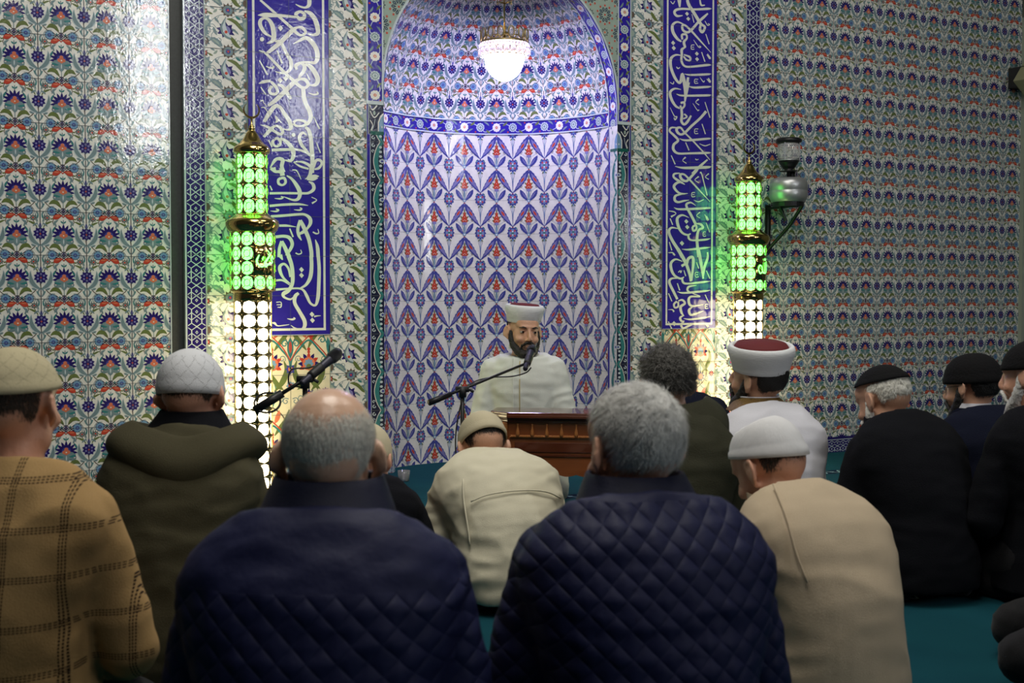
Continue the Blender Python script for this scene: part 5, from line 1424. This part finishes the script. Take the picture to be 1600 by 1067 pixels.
# ---- cream jacket, bowing in front of the desk
p = Pose(746, 660, 4.6, yaw=12, lean=38, side=-6, hpitch=44, hyaw=8, sw=.226, hunch=.045, crown=.115, elbow=-.005, neck=.078)
T_(p.body(.008, 'skin'), 'man bowing in a cream jacket and beige skull cap before the desk')
def seam(p, pts, name='seam', mat='cloth_cream', r=.003): m = MB(); m.tube(pts, r, 6); return m.build(name, mat, p.root, True)
cj = p.garment('cream_jacket', 'cloth_cream', .010, .012, amp=.008, freq=6.5, seed=9, arms=(.058, .057, .048)); p.trousers()
stitched(p, cj, [(-.15, .355), (-.10, .375), (-.03, .385), (.05, .385), (.11, .375), (.16, .35)], 'yoke_seam', 'cloth_cream', .003)
stitched(p, cj, [(-.165, .42), (-.170, .36), (-.165, .28), (-.16, .22)], 'sleeve_seam', 'cloth_cream', .003)
p.collar('jacket_collar', 'cloth_cream', .074, .086, .032, z0=-.020)
p.hair('hair_black', ucp(-.6), .0, 7000, .011, .0012, seed=31, lift=.12, bare=True); p.cap('skull_cap', 'knit_plain_beige', .010, .05)

# ---- grey-haired man in front, navy quilted jacket
p = Pose(982, 598, 2.4, yaw=8, lean=9, side=0, hpitch=10, hyaw=22, sw=.235, hunch=.025, crown=.132, elbow=.004, fat=1.08, neck=.072)
T_(p.body(.0055, 'skin_ruddy', 1.1), 'grey-haired man in a navy quilted jacket, front centre right')
p.garment('quilted_jacket', 'navy_quilt_full', .010, .016, amp=.006, freq=7, seed=10, arms=(.062, .062, .050)); p.trousers()
p.collar('jacket_collar', 'cloth_navy_plain', .086, .110, .052, z0=-.016, th=.010, y=-.012)
p.hair('hair_grey', smask(full_hair(-.66, -.05, .42)), .008, 9000, .034, .0010, whorl=(.25, -.70, .62), seed=11, lift=.10)

# ---- dark curly hair, dark olive hooded coat
p = Pose(1038, 541, 4.15, yaw=2, lean=12, side=3, hpitch=10, hyaw=12, sw=.222, hunch=.03, crown=.132, elbow=.01)
T_(p.body(.008, 'skin'), 'man with dark curly hair in a dark olive hooded coat')
p.garment('hooded_coat', 'cloth_olive_dark', .012, .016, amp=.008, freq=6, seed=12); p.trousers()
cowl(p, [(-.13,.08,.70),(-.10,-.05,.70),(-.03,-.09,.69),(.03,-.09,.69),(.10,-.05,.70),(.14,.08,.70)], [(-.19,.08,.62),(-.17,-.09,.56),(-.05,-.17,.51),(.06,-.17,.50),(.17,-.09,.54),(.20,.08,.60)], .035, 'cloth_olive_dark', seed=13, zr=-.02)
p.hair('hair_dark_grey', smask(full_hair(-.62, -.22, .35)), .012, 4200, .022, .0016, seed=14, lift=.5, curl=.5, rough=.004)

# ---- black jacket beyond him, head bent low out of sight
p = Pose(1042, 548, 5.3, yaw=5, lean=10, hpitch=8, hyaw=0, sw=.245, hunch=.03, crown=.13, neck=.045, shrug=.03)
T_(p.body(.009, 'skin'), 'man in a black jacket, his head hidden behind the curly-haired man')
p.garment('jacket', 'cloth_blueblack', .013, .014, amp=.005, freq=6, seed=15); p.trousers(); p.hair('hair_black', smask(full_hair()), .006)

# ---- turbaned man in a white robe
p = Pose(1186, 529, 4.7, yaw=16, lean=12, side=2, hpitch=-6, hyaw=34, hroll=-9, sw=.215, hunch=.03, neck=.10, crown=.155, elbow=.0)
T_(p.body(.007, 'skin'), 'man in a white robe with a gold braided collar and white turban')
p.garment('white_robe', 'cloth_white', .011, .014, amp=.006, freq=5, seed=16); p.trousers('cloth_white', 'robe_skirt')
p.collar('braided_collar', 'gold_braid', .076, .122, .050, z0=-.012, th=.004, front=.2)
m = MB(); m.tube([p.N+Vector((.078*cos(a), .078*sin(a)+.012, 0))+p.nd*(.038) for a in [2*pi*i/32 for i in range(32)]], .003, 6, closed=True); m.build('collar_edge', 'cloth_white', p.root, True)
p.hair('hair_black', smask(full_hair(-.70, -.05, .9)), .007, 5000, .012, .0012, seed=31, lift=.10); p.turban(.095, .113, .098, .036); p.beard('hair_black', .015, 1.15)

# ---- beige jersey, white cap, bowing at the right
p = Pose(1180, 668, 3.35, yaw=20, lean=23, side=-3, hpitch=30, hyaw=22, sw=.205, hunch=.055, crown=.125, elbow=.0, neck=.078, fat=1.05)
T_(p.body(.007, 'skin_ruddy', 1.1), 'man bowing in a beige jersey and plain white cap, front right')
je = p.garment('jersey', 'cloth_beige', .010, .010, amp=.006, freq=5, seed=17, arms=(.058, .056, .046), fine=.15); p.trousers()
stitched(p, je, [(-.115, .56), (-.145, .50), (-.150, .42), (-.140, .36)], 'sleeve_seam', 'cloth_beige', .0026)
p.collar('jersey_neck', 'cloth_beige', .070, .080, .030, z0=-.015)
p.hair('hair_short', ucp(-.55, -.2), .0, 7000, .011, .0012, seed=31, lift=.12, bare=True); p.cap('white_cap', 'cap_white', .036, .42, (.084, .106, .100), flat=.25, sq=.72)

# ---- three men in black on the right
p = Pose(1366, 575, 4.6, yaw=18, lean=20, side=2, hpitch=24, hyaw=20, sw=.212, hunch=.04, crown=.130, elbow=.0, neck=.072)
T_(p.body(.008, 'skin', 1.15), 'white-haired man in a black suit and black skull cap looking down')
p.garment('black_suit_jacket', 'cloth_black', .012, .016, amp=.006, freq=5, seed=19); p.trousers()
p.hair('hair_white', smask(lambda d: full_hair(-.50, -.05, .9)(d) if d.z < .30 else 0.0), .006, 6000, .013, .0012, seed=33, lift=.10); p.cap('skull_cap', 'cap_black', .066, .16, (.087, .108, .094)); p.beard('hair_white', .03, 1.1)
p.collar('suit_collar', 'cloth_black', .074, .090, .035, z0=-.022)
p = Pose(1512, 555, 4.95, yaw=18, lean=12, side=1, hpitch=10, hyaw=26, sw=.222, hunch=.03, crown=.130, elbow=.0)
T_(p.body(.008, 'skin'), 'black-bearded man in glasses, dark navy suit and black cap, second from right')
p.garment('navy_suit_jacket', 'cloth_blueblack', .012, .016, amp=.006, freq=5, seed=21); p.trousers()
p.collar('shirt_collar', 'cloth_white', .066, .074, .040, z0=-.010); p.collar('suit_collar', 'cloth_blueblack', .074, .092, .035, z0=-.024)
p.hair('hair_black', smask(full_hair(-.74, -.15, .9)), .010, 5000, .012, .0012, seed=32, lift=.10); p.cap('black_cap', 'cap_black', .020, .10, (.090, .113, .100), sq=.85); p.beard('hair_black', .012, 1.1)
m = MB()
for sg in (-1, 1):
    m.tube([p.hm @ Vector((sg*(.032+.022*cos(a)), .104, .010+.017*sin(a))) for a in [2*pi*i/16 for i in range(16)]], .0012, 5, closed=True); m.tube([p.hm @ Vector(v) for v in ((sg*.054, .104, .016), (sg*.078, .05, .016), (sg*.084, -.005, .014))], .0013, 5)
m.tube([p.hm @ Vector((-.01, .106, .012)), p.hm @ Vector((.01, .106, .012))], .0012, 5); m.build('glasses', 'black_metal', p.root, True)
p = Pose(1608, 531, 4.38, yaw=20, lean=10, side=0, hpitch=8, hyaw=26, sw=.222, hunch=.03, crown=.130)
T_(p.body(.008, 'skin_ruddy', 1.1), 'grey-bearded man in black with a black skull cap at the right edge')
p.garment('black_jacket', 'cloth_black', .012, .016, amp=.006, freq=5, seed=22); p.trousers()
p.hair('hair_white', ucp(-.5, -.2), .0, 7000, .011, .0012, seed=31, lift=.12, bare=True); p.cap('skull_cap', 'cap_black', .030, .05, (.087, .110, .094)); p.beard('hair_grey', .03, 1.1)
# ---- knee at the lower right edge belongs to a man outside the frame
p = Pose(1778, 560, 3.35, yaw=72, lean=4, hpitch=5, hyaw=0, sw=.20, crown=.13, knee_y=.33)
p.Wr = [Vector((sg*.12, .10, .20)) for sg in (-1, 1)]; p.E = [Vector((sg*.2, -.02, .33)) for sg in (-1, 1)]
T_(p.body(.010, 'skin'), 'man in black, only his rounded knee showing at lower right')
p.garment('jacket', 'cloth_black', .014, .012, amp=.005, freq=5, seed=23); p.trousers(); p.hair('hair_black', smask(full_hair()), .006)


# ------------------------------------------------------------------ carved desk in front of the speaker
plain('walnut', S(142, 80, 42), .28, noise=.35, nscale=6, bump=.05, bscale=40, coat=.4, stretch=(1, 1, 6))
plain('walnut_dark', S(92, 44, 26), .2, noise=.3, nscale=8, coat=.6, stretch=(1, 1, 5))
plain('walnut_light', S(176, 112, 60), .3, noise=.2, nscale=10)
DZ = 5.80
c = at(905, 650, DZ); a0 = radians(-8)
desk = empty('lectern_desk', (c.x, c.y, 0), -YAW+a0, label='low carved walnut desk with hanging drop finials in front of the white-robed speaker', cat='desk')
dk = DZ/FPX; hz = lambda y: at(905, y, DZ).z
X0, X1 = -.385, .36; D0, D1 = 0.0, .21; ZTp = hz(645)
def outline(g, cant=.06):       # front corners cut off
    return [(X0-g, D1+g), (X0-g, D0+cant), (X0+cant, D0-g), (X1-cant, D0-g), (X1+g, D0+cant), (X1+g, D1+g)]
def prism(m, pts, z0, z1):
    n = len(pts); m.add([(x, y, z0) for x, y in pts]+[(x, y, z1) for x, y in pts], [tuple(range(n-1, -1, -1)), tuple(range(n, 2*n))]+[(i, (i+1) % n, (i+1) % n+n, i+n) for i in range(n)])
m = MB(); 
for g, z0, z1 in ((.030, -.012, 0), (.036, -.026, -.010), (.026, -.034, -.026), (.014, -.046, -.034)): prism(m, outline(g), ZTp+z0, ZTp+z1)
o = bevel(m.build('moulded_top', 'walnut_dark', desk), .004, 2); fix(o, 1e-6)
zb = hz(716); m = MB(); prism(m, outline(0), zb, ZTp-.046); o = fix(m.build('case', 'walnut', desk), 1e-6)
# posts on the canted corners
for sx, nm_ in ((X0+.03, 'l'), (X1-.03, 'r')):
    m = MB(); m.box((sx-.028, -.012, hz(716)), (sx+.028, .05, ZTp-.046), mat=None); bevel(m.build('corner_post', 'walnut_light', desk), .004)
    m = MB(); m.lathe([(.020, .0), (.026, .03), (.018, .07), (.030, .11), (.032, hz(716))], c=(sx, .05, 0), n=20); m.build('leg', 'walnut', desk, True)
    m = MB(); m.lathe([(.020, .0), (.026, .03), (.018, .07), (.030, .11), (.032, hz(716))], c=(sx, D1-.03, 0), n=20); m.build('leg', 'walnut', desk, True)
# drop finials
n = 9
for i in range(n):
    x = X0+.105+(X1-X0-.21)*i/(n-1)
    MB().lathe([(.001, -.062), (.007, -.058), (.0095, -.048), (.008, -.036), (.0045, -.020), (.003, -.008), (.0045, 0)], c=(x, -.010, ZTp-.052), n=14).build('drop_finial', 'walnut_light', desk, True)
for i in range(2):
    MB().lathe([(.001, -.062), (.007, -.058), (.0095, -.048), (.008, -.036), (.0045, -.020), (.003, -.008), (.0045, 0)], c=(X0-.008, .10+.07*i, ZTp-.052), n=14).build('drop_finial', 'walnut_light', desk, True)
# rope moulding and rails
m = MB(); zr = hz(683); P = [[], []]
for i in range(260):
    x = X0+.07+(X1-X0-.14)*i/259; t = i*2*pi/6
    for s_ in (0, 1): P[s_].append((x, -.006+.0045*cos(t+pi*s_), zr+.0045*sin(t+pi*s_)))
for s_ in (0, 1): m.tube(P[s_], .0036, 5)
m.build('rope_moulding', 'walnut_light', desk, True)
m = MB(); m.box((X0+.06, -.008, hz(714)), (X1-.06, .004, hz(711))).box((X0-.006, .08, zr-.004), (X0+.004, D1-.01, zr+.006)); m.build('rail', 'walnut_dark', desk)
m = MB(); m.box((X0+.09, -.006, hz(708)), (X1-.09, .004, hz(692))); bevel(m.build('front_panel', 'walnut_dark', desk), .003)
# scalloped apron
V = []; F = []; n = 48
for i in range(n+1):
    t = i/n; x = X0+.05+(X1-X0-.10)*t; s_ = abs(2*t-1); z = hz(716)-.022-.055*(cos(pi*(1-s_)*1.0)*-.5+.5)*1.0-.012*abs(sin(6*pi*t))
    for yy in (-.002, .016): V += [(x, yy, hz(716)+.002), (x, yy, z)]
for i in range(n):
    b0 = 4*i; F += [(b0, b0+1, b0+5, b0+4), (b0+2, b0+6, b0+7, b0+3), (b0+1, b0+3, b0+7, b0+5), (b0, b0+4, b0+6, b0+2)]
fix(mesh_obj('apron', V, F, 'walnut', desk), 1e-6)

# ------------------------------------------------------------------ microphone stands
plain('mic_body', (.035, .035, .055), .4, .4); plain('mic_grille', (.06, .06, .07), .35, .8, bump=1.0, bscale=900); plain('cable_green', (.01, .03, .015), .5)
def mic_stand(head, tail, Z0, Z1, pivot_t, base, label, r=.011, ring=False, mic_dir=None, cable=None):
    """boom from tail pixel to head pixel, upright pole down to the carpet"""
    A_ = at(*tail, Z1); B_ = at(*head, Z0); pv = A_.lerp(B_, pivot_t); root = empty('microphone_stand', (pv.x, pv.y, 0), 0, label=label, cat='microphone stand')
    o = Vector((pv.x, pv.y, 0)); A_ = A_-o; B_ = B_-o; pv = pv-o; d = (B_-A_).normalized()
    MB().tube([A_, A_+d*.06], [r*1.25, r*1.15], 12).tube([A_+d*.05, B_], r*.62, 12).build('boom', 'black_metal', root, True)
    MB().tube([A_-d*.02, A_+d*.10], r*1.35, 12).build('counterweight', 'black_metal', root, True)
    m = MB(); m.tube([pv+Vector((0, 0, -.035)), pv+Vector((0, 0, .012))], .018, 12); m.tube([pv+RGT*.03, pv-RGT*.03], .013, 10); m.tube([pv+RGT*.03, pv+RGT*.05+Vector((0, 0, -.012))], .006, 8); m.build('clutch', 'black_plastic', root, True)
    MB().tube([pv, Vector((0, 0, .14))], .0095, 12).build('pole', 'black_metal', root, True)
    MB().tube([pv+Vector((0, 0, -.30)), pv+Vector((0, 0, -.34))], .015, 12).build('height_clamp', 'black_plastic', root, True)
    MB().lathe([(.022, .12), (.024, .16), (.014, .20)], n=16).build('hub', 'black_plastic', root, True)
    for k in range(3):
        a = base+2*pi*k/3; e = Vector((.30*cos(a), .30*sin(a), .010)); l = MB().tube([Vector((0, 0, .145)), e], .0075, 8).build('leg', 'black_metal', root, True)
        MB().tube([e-Vector((cos(a), sin(a), 0))*.03+Vector((0, 0, .013)), e+Vector((cos(a), sin(a), 0))*.012], .011, 8).build('rubber_foot', 'black_plastic', l, True)
    if ring:
        q = (RGT*.4+FWD*1.0).normalized(); u = RGT.copy(); v = Vector((0, 0, 1)); c = A_+d*.035
        MB().tube([c+u*.048*cos(t)+v*.036*sin(t)*1.0+FWD*.02*sin(t) for t in [2*pi*i/28 for i in range(28)]], .0042, 8, closed=True).build('cable_ring', 'black_plastic', root, True)
    md = (mic_dir if mic_dir is not None else d).normalized(); q = md.to_track_quat('Z', 'Y').to_matrix().to_4x4(); Mx = Matrix.Translation(B_) @ q
    MB().lathe([(.0165, -.012), (.0175, .0), (.0185, .045), (.019, .05)], n=18, mat=Mx).build('clip', 'black_plastic', root, True)
    mic = MB().lathe([(.010, -.06), (.0115, -.055), (.0125, -.02), (.015, .05), (.0175, .085), (.0185, .095), (.0185, .100)], n=24, mat=Mx).build('microphone', 'mic_body', root, True)
    MB().lathe([(.0190, .098), (.0235, .106), (.0240, .112), (.0245, .120), (.0235, .136), (.0185, .150), (.010, .158), (.001, .160)], n=24, mat=Mx).build('grille', 'mic_grille', mic, True)
    if cable:
        MB().tube([Vector(p) for p in catmull([tuple((at(x, y, z)-o)) for x, y, z in cable], 6)], .0032, 6).build('cable', cable and 'black_plastic', root, True)
    return root
mic_stand((488, 585), (405, 637), 4.75, 4.72, .86, .6, 'black microphone boom stand angled up behind the bald man', .012, True, (at(534, 546, 4.85)-at(488, 585, 4.75)), [(470, 605, 4.75), (452, 600, 4.74), (455, 578, 4.74), (478, 575, 4.76), (492, 572, 4.78)])
# the speaker's stand: boom reaches across to his mouth
mic_stand((824, 567), (676, 627), 5.86, 5.50, .30, 1.0, 'black microphone boom stand reaching across to the seated speaker', .010, False, (at(840, 543, 6.02)-at(830, 572, 5.86)), [(830, 574, 5.86), (822, 582, 5.86), (800, 588, 5.84), (765, 590, 5.80), (735, 600, 5.66), (722, 625, 5.60), (712, 680, 5.6), (714, 745, 5.6)])

# ------------------------------------------------------------------ bottle and glass on the carpet by the niche
plain('blue_cap', S(40, 50, 170), .4)
g = ground(609, 738); bt = empty('water_bottle', (g.x, g.y, 0), 0, label='clear plastic water bottle with a blue cap on the carpet', cat='bottle')
zt = .115
o = MB().lathe([(.030, .001), (.032, .01), (.031, .05), (.0325, .06), (.032, .10), (.026, .125), (.013, .142), (.012, .150)], n=24, cap=True).build('bottle_body', 'bottle_plastic', bt, True)
MB().lathe([(.0155, .148), (.016, .150), (.016, .164), (.014, .166)], n=20).build('bottle_cap', 'blue_cap', bt, True)
g = ground(631, 752); gl = MB().lathe([(.026, .002), (.030, .004), (.034, .06), (.032, .06), (.028, .007), (.001, .007)], n=24, cap=False).build('drinking_glass', 'clear_glass', None, True); gl.location = (g.x, g.y, 0)
tag(gl, 'small clear drinking glass on the carpet beside the water bottle', 'glass')
